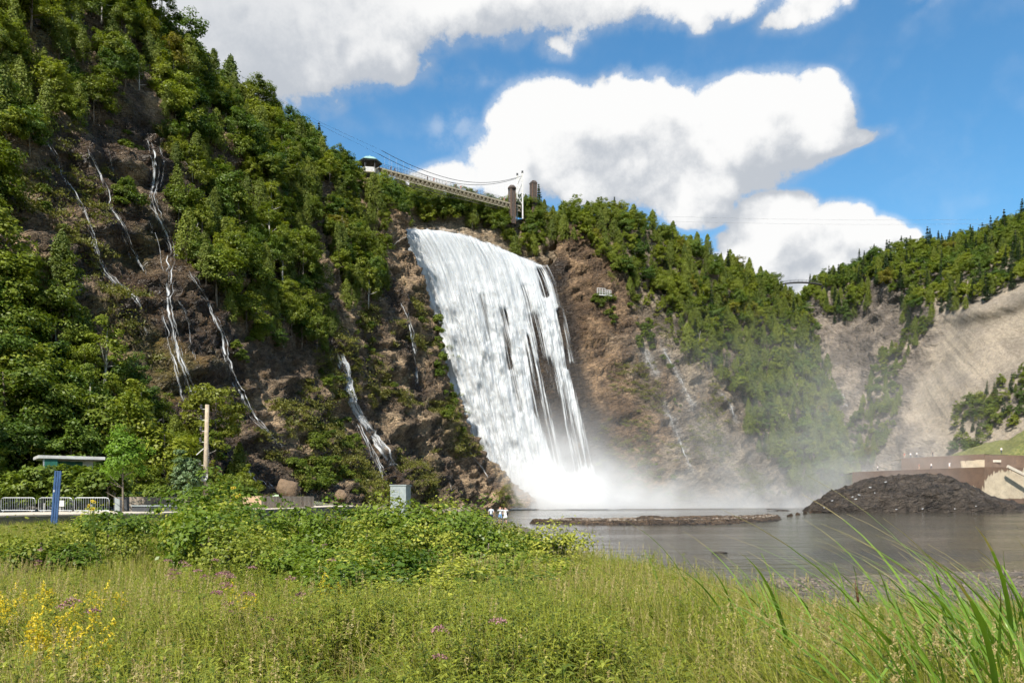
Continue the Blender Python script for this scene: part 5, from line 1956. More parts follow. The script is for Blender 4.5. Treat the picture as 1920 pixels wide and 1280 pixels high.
pf_ = plank_wall('plank_fence', 'long low fence of grey-brown upright planks behind the walkway', P(242, 0, 60)[:2].tolist() + [0], P(372, 0, 61.5)[:2].tolist() + [0], 1.9, 1.06, 0.17, 'plank', 'fence')
c_ = P(490, 0, 69)
bxl = plank_wall('plank_planter', 'wooden plank planter box, bright on its left face', (c_[0], c_[1], 0), (P(590, 0, 75)[0], P(590, 0, 75)[1], 0), 2.0, 1.05, 0.17, 'plank', 'planter')
d2 = Vector((P(455, 0, 73)[0] - c_[0], P(455, 0, 73)[1] - c_[1], 0)); L2 = d2.length; d2.normalize()
pm = MB().box((0, 0, 0.525), (0.158, 0.03, 1.05)).mesh('plank'); pm.materials.append(M['plank_lit'])
for i in range(int(L2 / 0.17)):
    o = link('plank', pm, None, bxl); q = d2 * (0.17 * (i + 0.5)); o.location = (q.x, q.y, 0); o.rotation_euler = (0, 0, math.atan2(d2.y, d2.x))
q = Vector((P(590, 0, 75)[0] - c_[0], P(590, 0, 75)[1] - c_[1], 0))
me = bpy.data.meshes.new('soil'); me.from_pydata([(0, 0, .9), tuple(q + Vector((0, 0, .9))), tuple(q + d2 * L2 + Vector((0, 0, .9))), tuple(d2 * L2 + Vector((0, 0, .9)))], [], [(0, 1, 2, 3)]); link('soil', me, M['dark'], bxl)


# crowd barriers
def barrier(px, D, rz, label):
    p = P(px, 965, D)
    e = empty('crowd_barrier', (p[0], p[1], 1.87 - 0.1), rz)
    tag(e, label, 'barrier', 'crowd barriers by the walkway')
    w, h = 2.35, 1.12
    b = MB()
    r_ = 0.18
    path = [(-w / 2, 0, 0.22)] + [(-w / 2, 0, h - r_), (-w / 2 + r_ * 0.3, 0, h - r_ * 0.3), (-w / 2 + r_, 0, h), (w / 2 - r_, 0, h), (w / 2 - r_ * 0.3, 0, h - r_ * 0.3), (w / 2, 0, h - r_), (w / 2, 0, 0.22), (-w / 2, 0, 0.22)]
    b.tube(path, 0.025, 6).build('frame', M['galv'], e)
    for i in range(1, 15):
        x = -w / 2 + w * i / 15
        MB().tube([(x, 0, 0.22), (x, 0, h - 0.02)], 0.011, 5).build('bar', M['galv'], e)
    for s in (-1, 1):
        MB().tube([(s * w * 0.42, -0.28, 0.02), (s * w * 0.42, 0, 0.2), (s * w * 0.42, 0.28, 0.02)], 0.02, 5).build('foot', M['galv'], e)
    return e


barrier(34, 57, 0.05, 'leftmost crowd barrier, half hidden by weeds')
bb = barrier(104, 56, 0.0, 'middle crowd barrier with a white notice on it')
MB().box((0.45, -0.04, 0.72), (0.36, 0.01, 0.42)).build('notice', M['white'], bb)
barrier(172, 55.5, 0.06, 'rightmost crowd barrier next to the litter bin')
# litter bin
p = P(228, 960, 58)
e = empty('litter_bin', (p[0], p[1], 1.9), 0.15)
tag(e, 'dark double litter bin with pale side panel by the plank fence', 'bin')
MB().box((0, 0, 0.52), (0.9, 0.6, 1.04)).build('body', M['dark'], e, bevel=0.02)
MB().box((-0.2, -0.31, 0.52), (0.34, 0.02, 0.98)).build('side_panel', M['cabinet'], e)
MB().box((0.26, -0.31, 0.80), (0.28, 0.02, 0.16)).build('slot', M['deck_dark'], e)
# bench
p = P(293, 958, 57)
e = empty('bench', (p[0], p[1], 1.9), 0.1)
tag(e, 'long low dark grey bench before the plank fence', 'bench')
MB().box((0, 0, 0.42), (3.3, 0.5, 0.08)).build('seat', M['cabinet'], e)
MB().box((0, 0.02, 0.2), (3.2, 0.42, 0.36)).build('base', M['dark'], e)
# blue marker post, leaning
p = P(101, 975, 45.5)
e = empty('marker_post', (p[0], p[1], 1.25))
e.rotation_euler = (0, R_(4.0), 0.35)
tag(e, 'tall blue metal marker post leaning right at the walkway edge', 'post')
for i, x in enumerate((-0.12, 0.0, 0.12)):
    MB().box((x, 0.02 * (i % 2), 1.63), (0.105, 0.2, 3.05)).build('fin', M['blue'], e, bevel=0.01)
MB().box((0, 0.12, 1.6), (0.32, 0.06, 3.0)).build('backplate', M['dark'], e)
MB().box((-0.12, -0.106, 2.0), (0.07, 0.006, 0.12)).build('emblem', M['white'], e)
# hut
p = P(124, 880, 68)
e = empty('shelter_hut', (p[0], p[1], 3.0), 0.62)
tag(e, 'small shelter hut with flat pale roof and green panel among trees', 'hut')
MB().box((0.35, 1.1, 3.28), (5.0, 4.2, 0.26)).build('roof', M['white'], e, bevel=0.02)
MB().box((0.3, 1.6, 0.54), (3.6, 2.4, 5.2)).build('wall', M['white'], e)
dr = MB().box((0.3, 0.38, 1.55), (2.0, 0.06, 2.9)).build('door', M['green_panel'], e)
MB().box((1.1, 0.33, 1.5), (0.05, 0.06, 0.2)).build('handle', M['galv'], dr)
MB().box((-1.7, -0.8, 1.55), (0.14, 0.14, 3.2)).build('post', M['galv'], e)
MB().box((-1.2, -0.85, 2.7), (0.95, 0.05, 0.85)).build('sign_panel', M['green_panel'], e)
# utility pole
p = P(384, 930, 62)
e = empty('utility_pole', (p[0], p[1], 1.7))
e.rotation_euler = (0, R_(1.3), 0)
tag(e, 'bare wooden utility pole with insulators down its left side', 'pole')
MB().tube([(0, 0, 0), (0, 0, 4.2), (0, 0, 8.4)], [0.20, 0.175, 0.15], 10).build('shaft', M['pole'], e, smooth=True)
for z in (8.05, 7.2, 6.35, 5.5, 3.7):
    pg = MB().tube([(-0.12, 0, z), (-0.48, 0, z)], 0.025, 5).build('peg', M['white'], e)
    MB().lathe((-0.46, 0, z + 0.02), [(0.05, 0.0), (0.13, 0.05), (0.09, 0.16), (0.12, 0.24), (0.04, 0.34)], 8).build('insulator', M['deck_dark'], pg)
sg = MB().box((-0.02, -0.21, 2.75), (0.50, 0.03, 0.55)).build('sign', M['white'], e)
MB().box((-0.02, -0.228, 2.78), (0.16, 0.006, 0.18)).build('symbol', M['dark'], sg)
MB().bar((-0.2, 0, 5.0), (-0.75, 0, 4.5), 0.06).build('bracket', M['white'], e)
# grey cabinet
p = P(751, 945, 58)
e = empty('utility_cabinet', (p[0], p[1], 1.0), -0.25)
tag(e, 'tall pale grey metal cabinet standing in the shrubs below the cascade', 'cabinet')
MB().box((0, 0, 1.38), (1.22, 0.95, 2.76)).build('body', M['cabinet'], e, bevel=0.03)
MB().box((0, 0, 2.79), (1.30, 1.03, 0.08)).build('lid', M['cabinet'], e)
for z, w in ((2.45, 0.5), (2.3, 0.36), (2.1, 0.36)):
    MB().box((-0.30, -0.478, z), (w, 0.008, 0.035)).build('slot', M['lines'], e)
MB().box((0.12, -0.477, 1.35), (0.012, 0.008, 2.4)).build('door_seam', M['lines'], e)


# ------------------------------------------------------------------ small trees by the walkway
def small_tree(label, px, D, zb, H, R, m, seed, zc=0.62, rz=0.36):
    p = PZ(px, D, zb)
    e = empty('young_tree', tuple(p))
    tag(e, label, 'tree')
    t = tm('trunk', seed, H, 0.07, limbs=9)
    link('trunk', t, None, e)
    link('crown', cm('crown', crown_broad(seed, H=H, R=R, zc=zc, rz=rz, nclump=85, per=60, leaf=0.20, lobes=0.3), m), None, e)


small_tree('bright light green young tree growing from the walkway', 231, 57, 1.9, 5.9, 1.45, 'leaf_young', 701)
small_tree('thin silvery-leaved sapling left of the utility pole', 350, 61, 1.9, 4.3, 0.95, 'leaf_silver', 702, zc=0.55, rz=0.46)


# dead white snags
def snag(px, py, D, H, lean, label):
    h = ray(px, py)
    p = h[0] if h else Vector(P(px, py, D))
    e = empty('dead_tree', tuple(p))
    tag(e, label, 'dead tree', 'bleached dead trees')
    r0 = 0.09
    pts = [Vector((lean * t * t * H, 0, H * t * (1 - 0.15 * abs(lean) * t))) for t in np.linspace(0, 1, 6)]
    MB().tube(pts, [r0 * (1 - 0.75 * t) for t in np.linspace(0, 1, 6)], 6).build('trunk', M['bark_pale'], e, smooth=True)
    for k in range(5):
        q = pts[2 + k % 3]
        MB().tube([q, q + Vector((rnd.uniform(-1, 1), rnd.uniform(-.5, .2), rnd.uniform(.1, .7))) * (H * 0.17)], [0.03, 0.012], 5).build('branch', M['bark_pale'], e)


for a in ((628, 520, 180, 6.0, -0.8, 'curved bleached dead trunk over the dirt chute on the left cliff'), (362, 480, 150, 5.0, 0.15, 'pale dead stem right of the braided stream'), (1310, 655, 250, 6.0, 0.1, 'bare grey dead trunk midway on the cedar slope'), (1490, 660, 270, 6.0, 0.05, 'thin pale dead trunk right part of the cedar slope'), (105, 650, 95, 5.0, -0.1, 'grey leafless dead tree in the thicket on the left'), (1742, 520, 360, 8.0, -0.3, 'leaning white trunk at the top of the gully'), (1855, 470, 350, 8.0, 0.0, 'tall bare trunk on the far rim'), (735, 470, 205, 4.0, 0.9, 'bleached fallen branch near the lip of the falls')):
    snag(*a)


# ------------------------------------------------------------------ people and gulls
def person_mesh(name, cols, pose, skirt=False, seed=0):
    """one skinned continuous body; cols: hair, top, bottom, legs, shoes material names"""
    J = {'pelvis': ((0, 0, .95), .13), 'waist': ((0, 0, 1.08), .115), 'chest': ((0, .01, 1.28), .15), 'neck': ((0, 0, 1.46), .055), 'head': ((0, -.015, 1.56), .092), 'crown': ((0, -.01, 1.67), .085)}
    E = [('pelvis', 'waist'), ('waist', 'chest'), ('chest', 'neck'), ('neck', 'head'), ('head', 'crown')]
    for s, t in ((-1, 'l'), (1, 'r')):
        st = pose.get('stride', 0.0) * s
        J['hip' + t] = ((.095 * s, 0, .88), .095)
        J['knee' + t] = ((.11 * s, -st * .6 - .01, .50), .062)
        J['ankle' + t] = ((.12 * s, -st + .02, .09), .042)
        J['toe' + t] = ((.14 * s, -st - .13, .04), .036)
        J['sh' + t] = ((.185 * s, .01, 1.40), .062)
        el, ha = pose.get('arm' + t, ((.26 * s, .02, 1.13), (.27 * s, -.06, .88)))
        J['el' + t] = (el, .045)
        J['wr' + t] = (ha, .034)
        hd = (Vector(ha) - Vector(el)).normalized() * .13
        J['hand' + t] = (tuple(Vector(ha) + hd), .028)
        E += [('pelvis', 'hip' + t), ('hip' + t, 'knee' + t), ('knee' + t, 'ankle' + t), ('ankle' + t, 'toe' + t), ('chest', 'sh' + t), ('sh' + t, 'el' + t), ('el' + t, 'wr' + t), ('wr' + t, 'hand' + t)]
    names = list(J)
    me = bpy.data.meshes.new(name)
    me.from_pydata([J[k][0] for k in names], [(names.index(a), names.index(b)) for a, b in E], [])
    ob = bpy.data.objects.new('tmp', me)
    COL.objects.link(ob)
    ob.modifiers.new('skin', 'SKIN')
    sv = me.skin_vertices[0].data
    for i, k in enumerate(names):
        sv[i].radius = (J[k][1], J[k][1] * (0.8 if k in ('chest', 'waist', 'pelvis') else 1.0))
        sv[i].use_root = (k == 'pelvis')
    ss_ = ob.modifiers.new('sub', 'SUBSURF'); ss_.levels = 1
    dg = bpy.context.evaluated_depsgraph_get()
    out = bpy.data.meshes.new_from_object(ob.evaluated_get(dg))
    bpy.data.objects.remove(ob)
    out.name = name
    hair, top, bottom, legs, shoe = cols
    out.materials.clear()
    for c in (hair, top, bottom, legs, shoe, 'skin'):
        out.materials.append(M[c])
    for p in out.polygons:
        c = p.center
        p.use_smooth = True
        if c.z > 1.50:
            p.material_index = 0 if (c.z > 1.63 or c.y > 0.0) else 5
        elif c.z > 1.44:
            p.material_index = 5
        elif abs(c.x) > .235 and c.z < 1.25:
            p.material_index = 5
        elif c.z > .98:
            p.material_index = 1
        elif c.z > .62:
            p.material_index = 2
        elif c.z > .12:
            p.material_index = 3
        else:
            p.material_index = 4
    return out


def person(mesh, loc, rz, s, label, group=None, extra=None):
    e = empty('person', loc, rz)
    e.scale = (s, s, s)
    tag(e, label, 'person', group)
    link('body', mesh, None, e)
    if extra:
        extra(e)
    return e


PM = [person_mesh('body', ('hair_dark', 'cloth_grey', 'cloth_navy', 'cloth_navy', 'cloth_black'), {'stride': .05}),
      person_mesh('body', ('hair_red', 'cloth_white', 'denim', 'skin', 'cloth_white'), {'armr': ((.30, -.12, 1.30), (.20, -.22, 1.50)), 'arml': ((-.30, -.12, 1.30), (-.18, -.22, 1.50))}),
      person_mesh('body', ('hair_dark', 'cloth_white', 'cloth_white', 'skin', 'cloth_tan'), {'armr': ((.33, -.05, 1.30), (.12, -.12, 1.55)), 'stride': .06}),
      person_mesh('body', ('hair_dark', 'cloth_black', 'cloth_navy', 'cloth_navy', 'cloth_black'), {'stride': .18}),
      person_mesh('body', ('hair_dark', 'cloth_red', 'cloth_tan', 'skin', 'cloth_black'), {'stride': .12}),
      person_mesh('body', ('hair_dark', 'cloth_white', 'cloth_navy', 'cloth_navy', 'cloth_black'), {'stride': .15})]


def dress(e):
    MB().lathe((0, 0, 0), [(.155, 1.10), (.15, 1.0), (.19, .85), (.27, .60), (.25, .58)], 12).build('skirt', M['cloth_white'], e, smooth=True)
    MB().box((.2, .06, 1.02), (.12, .22, .26)).build('bag', M['cloth_black'], e, bevel=0.03)


def hair_long(e):
    MB().lathe((0, .05, 0), [(.03, 1.70), (.10, 1.64), (.105, 1.5), (.085, 1.34), (.03, 1.28)], 10).build('hair', M['hair_red'], e, smooth=True)


person(PM[0], (P(921, 0, 78)[0], 78, 0.30), 2.9, 1.05, 'person in pale grey top and dark trousers at the water, leftmost of three', 'visitors at the pool edge')
person(PM[1], (P(938, 0, 79)[0], 79, 0.32), 0.3, 1.0, 'person in white top and blue denim shorts at the water, middle of three', 'visitors at the pool edge', hair_long)
person(PM[2], (P(947.5, 0, 79.6)[0], 79.6, 0.30), -0.4, 1.0, 'person in white skirt with dark bag at the water, rightmost of three', 'visitors at the pool edge', dress)
tl = ['dark-clothed person nearest the pavilion on the footbridge', 'person in dark trousers, second from the pavilion on the footbridge', 'person in white top leaning at the footbridge rail', 'dark-clothed person right beside the white-topped one on the footbridge', 'person in red top about mid footbridge', 'person in white top right of mid footbridge',
      'dark-clothed person two-thirds along the footbridge', 'person in red past two-thirds of the footbridge', 'dark-clothed person at the tree end of the footbridge', 'person in white top nearest the lattice tower on the footbridge', 'person in red top nearest the lattice tower on the footbridge']
rz = math.atan2(dirv.y, dirv.x)
for i, (px, k) in enumerate(((733, 3), (742, 3), (798, 5), (801, 3), (813, 4), (836, 5), (856, 3), (864, 4), (894, 3), (941, 5), (945, 4))):
    t = (px - 712) / 260
    t = t * 219 / (252 - t * 33)
    q = BL + bpt(t, rnd.uniform(-.6, .2), 0.1)
    person(PM[k], tuple(q), rz + (1.57 if i % 2 else -1.57), 1.0, tl[i], 'people on the footbridge')
hit = BVB.ray_cast(Vector((P(806, 0, 237)[0], 237, 120)), Vector((0, 0, -1)))
person(PM[5], (P(806, 0, 236)[0], 236.6, P(816, 433, 236)[2] + 0.2), 3.0, 1.0, 'person in white standing at the overlook beside the falls lip')
for i, (px, k, up, u) in enumerate(((1702, 4, 1, .06), (1714, 5, 1, .14), (1726, 5, 1, .22), (1755, 3, 1, .42), (1641, 5, 0, .22), (1724, 4, 0, .55), (1750, 5, 0, .64), (1783, 2, 0, .77), (1894, 5, 1, 1.2))):
    if up:
        a = B0 + (B1 - B0) * u
        loc = (a[0], a[1] + 0.9, 15.12)
    else:
        a = A0 + (A1 - A0) * u
        loc = (a[0] + 0.4, a[1] + 0.9, 10.73)
    person(PM[k], loc, rnd.uniform(-1, 1), 1.0, ('visitor number %s from the left behind the %s terrace wall' % (['one', 'two', 'three', 'four', 'five'][(i if up and i < 4 else 4 if up else i - 4)], 'upper' if up else 'lower')), 'visitors on the terrace')


def gull_mesh():
    b = MB()
    b.lathe((0, 0, 0), [(0.01, -0.2), (0.07, -0.12), (0.095, 0.0), (0.07, 0.12), (0.045, 0.17), (0.05, 0.21), (0.035, 0.26), (0.006, 0.31)], 8)
    m = Matrix.Rotation(R_(75), 3, 'X')
    b.V = [tuple(m @ Vector(v) + Vector((0, 0, 0.17))) for v in b.V]
    return b.mesh('body', True)


gm = gull_mesh(); gm.materials.append(M['gull'])
gw = MB().box((0.075, 0.05, 0.19), (0.02, 0.32, 0.09)).box((-0.075, 0.05, 0.19), (0.02, 0.32, 0.09)).mesh('wing'); gw.materials.append(M['gull_wing'])
gl = MB().bar((0.03, 0, 0), (0.03, 0, 0.1), 0.012).bar((-0.03, 0, 0), (-0.03, 0, 0.1), 0.012).mesh('legs'); gl.materials.append(M['cloth_tan'])
BVM = bvh_of(SF)
for (px, py) in ((1598, 933), (1604, 937), (1611, 929), (1680, 956), (1730, 955), (1560, 940), (1632, 915), (1640, 925), (1830, 950), (1790, 955), (1545, 953), (1660, 905)):
    d = Vector(((px - 960) / FPX, 1.0, (HY - py) / FPX)).normalized()
    h = BVM.ray_cast(EYE, d)
    if h[0] is None:
        continue
    e = empty('gull', tuple(h[0]), rnd.uniform(0, 6.28))
    e.scale = (1.1, 1.1, 1.1)
    tag(e, 'tiny white gull resting on the dark rock mound', 'gull', 'gulls on the mound')
    link('body', gm, None, e); link('wings', gw, None, e); link('legs', gl, None, e)

# ------------------------------------------------------------------ meadow plants
def blades(r, k, h, spread, lean, w, seg=4, bend=0.5, windx=-0.25):
    base = np.stack([r.normal(0, spread, k), r.normal(0, spread, k), np.zeros(k)], -1)
    hh_ = h * r.uniform(0.55, 1.15, k)
    az = r.uniform(0, 2 * math.pi, k)
    ln = np.abs(r.normal(0, lean, k))
    dx = np.cos(az) * ln + windx * r.uniform(0.2, 1.2, k)
    dy = np.sin(az) * ln
    t = np.linspace(0, 1, seg + 1)
    wa = r.uniform(0, math.pi, k)
    V = []
    for s in (-1, 1):
        ww = w * (1 - t) ** 0.7
        x = base[:, 0, None] + hh_[:, None] * (dx[:, None] * (t + bend * t ** 2)) + s * ww * np.cos(wa)[:, None]
        y = base[:, 1, None] + hh_[:, None] * (dy[:, None] * (t + bend * t ** 2)) + s * ww * np.sin(wa)[:, None]
        z = hh_[:, None] * (t - 0.22 * (ln[:, None] + .2) * t ** 2)
        V.append(np.stack([x, y, z], -1))
    V = np.stack(V, 2).reshape(-1, 3)           # k, seg+1, 2
    o = (np.arange(k) * (seg + 1) * 2)[:, None]
    j = np.arange(seg)[None] * 2
    F = np.stack([o + j, o + j + 1, o + j + 3, o + j + 2], -1).reshape(-1, 4)
    return V, F


def leafy_stems(r, stems, h, nleaf, ll, lw, spread=0.10, lean=0.15, start=0.1):
    """upright stems set with narrow leaves; returns stems and leaves"""
    SV, SF_, LV, LF, tops = [], [], [], [], []
    for s in range(stems):
        b = np.array([r.normal(0, spread), r.normal(0, spread), 0])
        H = h * r.uniform(0.7, 1.1)
        l = np.array([r.normal(0, lean) - 0.06, r.normal(0, lean), 1])
        pts = [b + l * H * t for t in (0, .33, .66, 1)]
        mb = MB().tube(pts, [0.003, 0.0026, 0.002, 0.0014], 3, caps=False)
        SF_.append(np.array(mb.F) + sum(map(len, SV))); SV.append(np.array(mb.V))
        tops.append(pts[-1])
        t = r.uniform(start, 1.0, nleaf)
        az = r.uniform(0, 2 * math.pi, nleaf)
        L = ll * r.uniform(0.6, 1.2, nleaf) * (1.1 - 0.5 * t)
        c = b + l * (H * t)[:, None]
        up = r.uniform(0.1, 0.8, nleaf)
        d = np.stack([np.cos(az), np.sin(az), up], -1)
        d /= np.linalg.norm(d, axis=1, keepdims=True)
        sd_ = np.cross(d, np.array([0, 0, 1.0])); sd_ /= np.maximum(np.linalg.norm(sd_, axis=1, keepdims=True), 1e-6)
        drop = np.array([0, 0, -1.0])
        W_ = lw * r.uniform(0.7, 1.2, nleaf)
        p0 = c
        pm_ = c + d * (L * 0.45)[:, None]
        p3 = c + d * L[:, None] + drop * (L * 0.25)[:, None]
        V = np.stack([p0, pm_ + sd_ * W_[:, None] / 2 + np.array([0, 0, .004]), p3, pm_ - sd_ * W_[:, None] / 2 + np.array([0, 0, .004])], 1).reshape(-1, 3)
        LF.append(np.arange(4 * nleaf).reshape(-1, 4) + sum(map(len, LV))); LV.append(V)
    return (np.concatenate(SV), np.concatenate(SF_)), (np.concatenate(LV), np.concatenate(LF)), tops


def multi(name, parts):
    V = np.concatenate([p[0] for p in parts])
    F, mi, o = [], [], 0
    for i, (v, f, m) in enumerate(parts):
        F.append(np.asarray(f) + o); mi.append(np.full(len(f), i)); o += len(v)
    me = mesh_np(name, V, np.concatenate(F), smooth=False)
    for p in parts:
        me.materials.append(M[p[2]])
    me.polygons.foreach_set('material_index', np.concatenate(mi).astype(np.int32))
    return me


def seed_heads(r, k, h, spread):
    """tan grass culms with narrow plumes"""
    sv, sf = blades(r, k, h, spread, 0.08, 0.0022, 3, 0.2, -0.08)
    tips = sv.reshape(k, 4, 2, 3)[:, -1].mean(1)
    C, L = [], []
    for t in tips:
        n_ = 44
        u = r.uniform(0, 1, n_)
        C.append(t + np.stack([r.normal(0, .0035, n_) - 0.02 * u, r.normal(0, .0035, n_), -0.13 * u + 0.01], -1))
    C = np.concatenate(C)
    lv, lf = leaf_cards(C, r.normal(size=C.shape) * np.array([1, 1, .25]), 0.014, 0.0045, r)
    return (sv, sf), (lv, lf)


def r_(i):
    return np.random.default_rng(i)


SRC = []
for i in range(3):
    SRC.append(multi('grass_tuft', [(*blades(r_(800 + i), 60, 0.50, 0.10, 0.30, 0.0045), 'grass'), (*blades(r_(820 + i), 16, 0.5, 0.10, 0.35, 0.004), 'grass_dry')]))
for i in range(4):
    st_, lv_, tp = leafy_stems(r_(830 + i), 5, 0.62 + 0.05 * i, 44, 0.085, 0.016, 0.10, 0.16)
    SRC.append(multi('weed', [(*st_, 'leaf_weed'), (*lv_, 'leaf_weed' if i < 2 else 'leaf_weed_dark')]))
for i in range(2):
    st_, lv_, tp = leafy_stems(r_(840 + i), 5, 0.66, 38, 0.06, 0.014, 0.11, 0.18, 0.35)
    SRC.append(multi('dry_weed', [(*st_, 'grass_dry'), (*lv_, 'leaf_weed_dry')]))
for i in range(2):
    (sv, sf), (lv, lf) = seed_heads(r_(850 + i), 4, 0.95, 0.16)
    SRC.append(multi('seed_grass', [(sv, sf, 'grass_dry'), (lv, lf, 'grass_dry'), (*blades(r_(860 + i), 40, 0.62, 0.14, 0.2, 0.005), 'grass')]))
for i in range(2):
    SRC.append(multi('tall_grass', [(*blades(r_(870 + i), 55, 0.78, 0.13, 0.2, 0.0055, 5, 0.6, -0.3), 'grass'), (*blades(r_(880 + i), 22, 0.7, 0.13, 0.25, 0.005, 4), 'grass_dry')]))
for i in range(2):   # broader-leaved forb
    st_, lv_, tp = leafy_stems(r_(890 + i), 4, 0.55, 26, 0.11, 0.038, 0.10, 0.2)
    SRC.append(multi('forb', [(*st_, 'leaf_weed'), (*lv_, 'leaf_bank')]))
GR, WD, DW, SG, TG, FB = (0, 3), (3, 7), (7, 9), (9, 11), (11, 13), (13, 15)

r = np.random.default_rng(99)
N = 60000
yy = np.exp(r.uniform(math.log(2.3), math.log(52), N))
xx = r.uniform(-0.72, 0.72, N) * (yy + 1.5)
z_, d_ = zground(xx, yy)
wl = sstep(-33, -25, xx) * 0
n1 = fbm(np.stack([xx / 2.2, yy / 2.2, 0 * xx], -1), 3, seed=601)
n2 = fbm(np.stack([xx / 1.1, yy / 1.6, 0 * xx + 5], -1), 3, seed=603)
right = sstep(1.2, 3.2, xx + n1 * 0.9 - (yy - 8) * 0.06)
edge_d = np.where(xx > 3, 8.3 + 3.0 * n1 + 3.0 * n2, 1.2)
dens = np.clip(1.35 - yy / 60, 0.3, 1)
ok = (d_ > edge_d) & (r.random(N) < dens)
wx = np.interp(yy, [w[1] for w in wk], [w[0] for w in wk], left=-99, right=-14)
ok &= ~((xx < wx + 0.2) & (yy > 42)) & ~((xx < -29) & (yy > 41.5))
xx, yy, z_, d_, n1, n2, right = (a[ok] for a in (xx, yy, z_, d_, n1, n2, right))
n = len(xx)
q = r.random(n)
var = np.zeros(n, int)
sc3 = r.uniform(0.75, 1.2, n)


def pick(mask, rg):
    var[mask] = r.integers(rg[0], rg[1], mask.sum())


L_ = right < r.random(n)
pick(L_ & (q < 0.30), GR); pick(L_ & (q >= 0.30) & (q < 0.52), WD); pick(L_ & (q >= 0.52) & (q < 0.60), DW); pick(L_ & (q >= 0.60) & (q < 0.74), SG); pick(L_ & (q >= 0.74) & (q < 0.91), TG); pick(L_ & (q >= 0.91), FB)
pick(L_ & (n2 > 0.42) & (q > 0.5), DW)
pick(L_ & (n2 < -0.28) & (q > 0.3), WD)
n4 = fbm(np.stack([xx / 3.2, yy / 3.8, 0 * xx + 11], -1), 3, seed=607)
pick(L_ & (n4 > 0.22) & (q > 0.65), SG)
pick(L_ & (n4 > 0.34) & (q > 0.6), DW)
m_ = L_ & (n4 < -0.26) & (q > 0.55)
var[m_] = r.integers(5, 7, m_.sum())
m_ = L_ & (n4 < -0.30) & (q > 0.9)
var[m_] = r.integers(13, 15, m_.sum())
R2 = ~L_
pick(R2 & (q < 0.30), GR); pick(R2 & (q >= 0.30) & (q < 0.70), TG); pick(R2 & (q >= 0.70) & (q < 0.92), SG); pick(R2 & (q >= 0.92), WD)
sc3 *= np.where(R2, np.interp(d_, [8, 11, 16, 24], [0.3, 0.45, 0.72, 0.9]), np.interp(yy, [2, 6, 40], [0.9, 1.0, 1.25]))
sc3 *= 1 + 0.25 * n2
sc3 *= np.where(r.random(n) < 0.05, 1.25, 1.0)
scz = sc3 * np.clip(1 + 0.45 * n1 + 0.45 * n2, 0.45, 1.6)
cap = (CAMZ - (np.interp(yy, [2, 4, 6, 10, 20, 50], [1330, 1190, 1120, 1065, 1000, 965]) - HY) / FPX * yy - z_) / 0.80
scz = np.minimum(scz, np.maximum(cap, 0.25))
sc3 = np.minimum(sc3, np.maximum(cap, 0.25) * 1.15)
scatter_stuff('meadow_growth', 'wild grass and weeds covering the foreground meadow', SRC, np.stack([xx, yy, z_ - 0.02], -1), var, np.stack([r.normal(0, .08, n), r.normal(0, .08, n), r.uniform(-0.9, 0.9, n)], -1), np.stack([sc3, sc3, scz], -1))
print('MEADOW', n)

# bank shrubs
BS = []
for i in range(3):
    BS.append((tm('stem', 910 + i, 1.6, 0.025, limbs=9), cm('foliage', crown_broad(920 + i, H=1.7, R=0.85, zc=0.52, rz=0.45, nclump=60, per=46, leaf=0.105, lobes=0.5), 'leaf_bank')))
BS.append((tm('stem', 915, 1.6, 0.025, limbs=9), cm('foliage', crown_broad(925, H=1.7, R=0.85, zc=0.52, rz=0.45, nclump=60, per=50, leaf=0.085, lobes=0.5), 'leaf_weed')))
row = [(360, 965, 21), (395, 935, 20), (425, 925, 19.5), (470, 955, 20), (520, 962, 21), (562, 958, 19), (612, 962, 20), (655, 955, 19), (700, 955, 18.5), (738, 950, 19.5), (778, 938, 18.5), (826, 936, 19), (868, 962, 18), (908, 984, 18.5), (950, 986, 18), (998, 990, 17.5), (1038, 1004, 17), (585, 985, 15), (640, 990, 15.5), (690, 985, 15), (745, 985, 15), (800, 990, 15), (860, 1000, 15), (915, 1012, 15), (965, 1020, 14.5), (1010, 1035, 14.5), (1030, 1060, 13),
       (440, 985, 16), (500, 1000, 15.5), (180, 955, 20), (205, 975, 18), (150, 985, 16), (345, 960, 18), (372, 945, 17.5), (405, 940, 16.5), (450, 950, 16), (480, 975, 14.5), (390, 970, 14), (430, 985, 13.5), (235, 990, 16), (75, 1000, 13), (115, 1015, 13), (275, 970, 24), (540, 1010, 13), (700, 1020, 12.5), (780, 1030, 12), (880, 1040, 12), (960, 1060, 12), (1000, 1085, 11), (600, 1030, 11.5), (655, 1035, 11), (735, 1045, 10.5), (825, 1050, 10.5), (905, 1062, 10.5), (985, 1075, 11.5), (1035, 1062, 15), (470, 1015, 12.5), (410, 1000, 15), (380, 985, 17), (1045, 1085, 12), (1075, 1075, 14.5), (640, 1060, 9.5), (850, 1085, 9.2), (940, 1095, 9.5), (745, 1085, 9.2)]
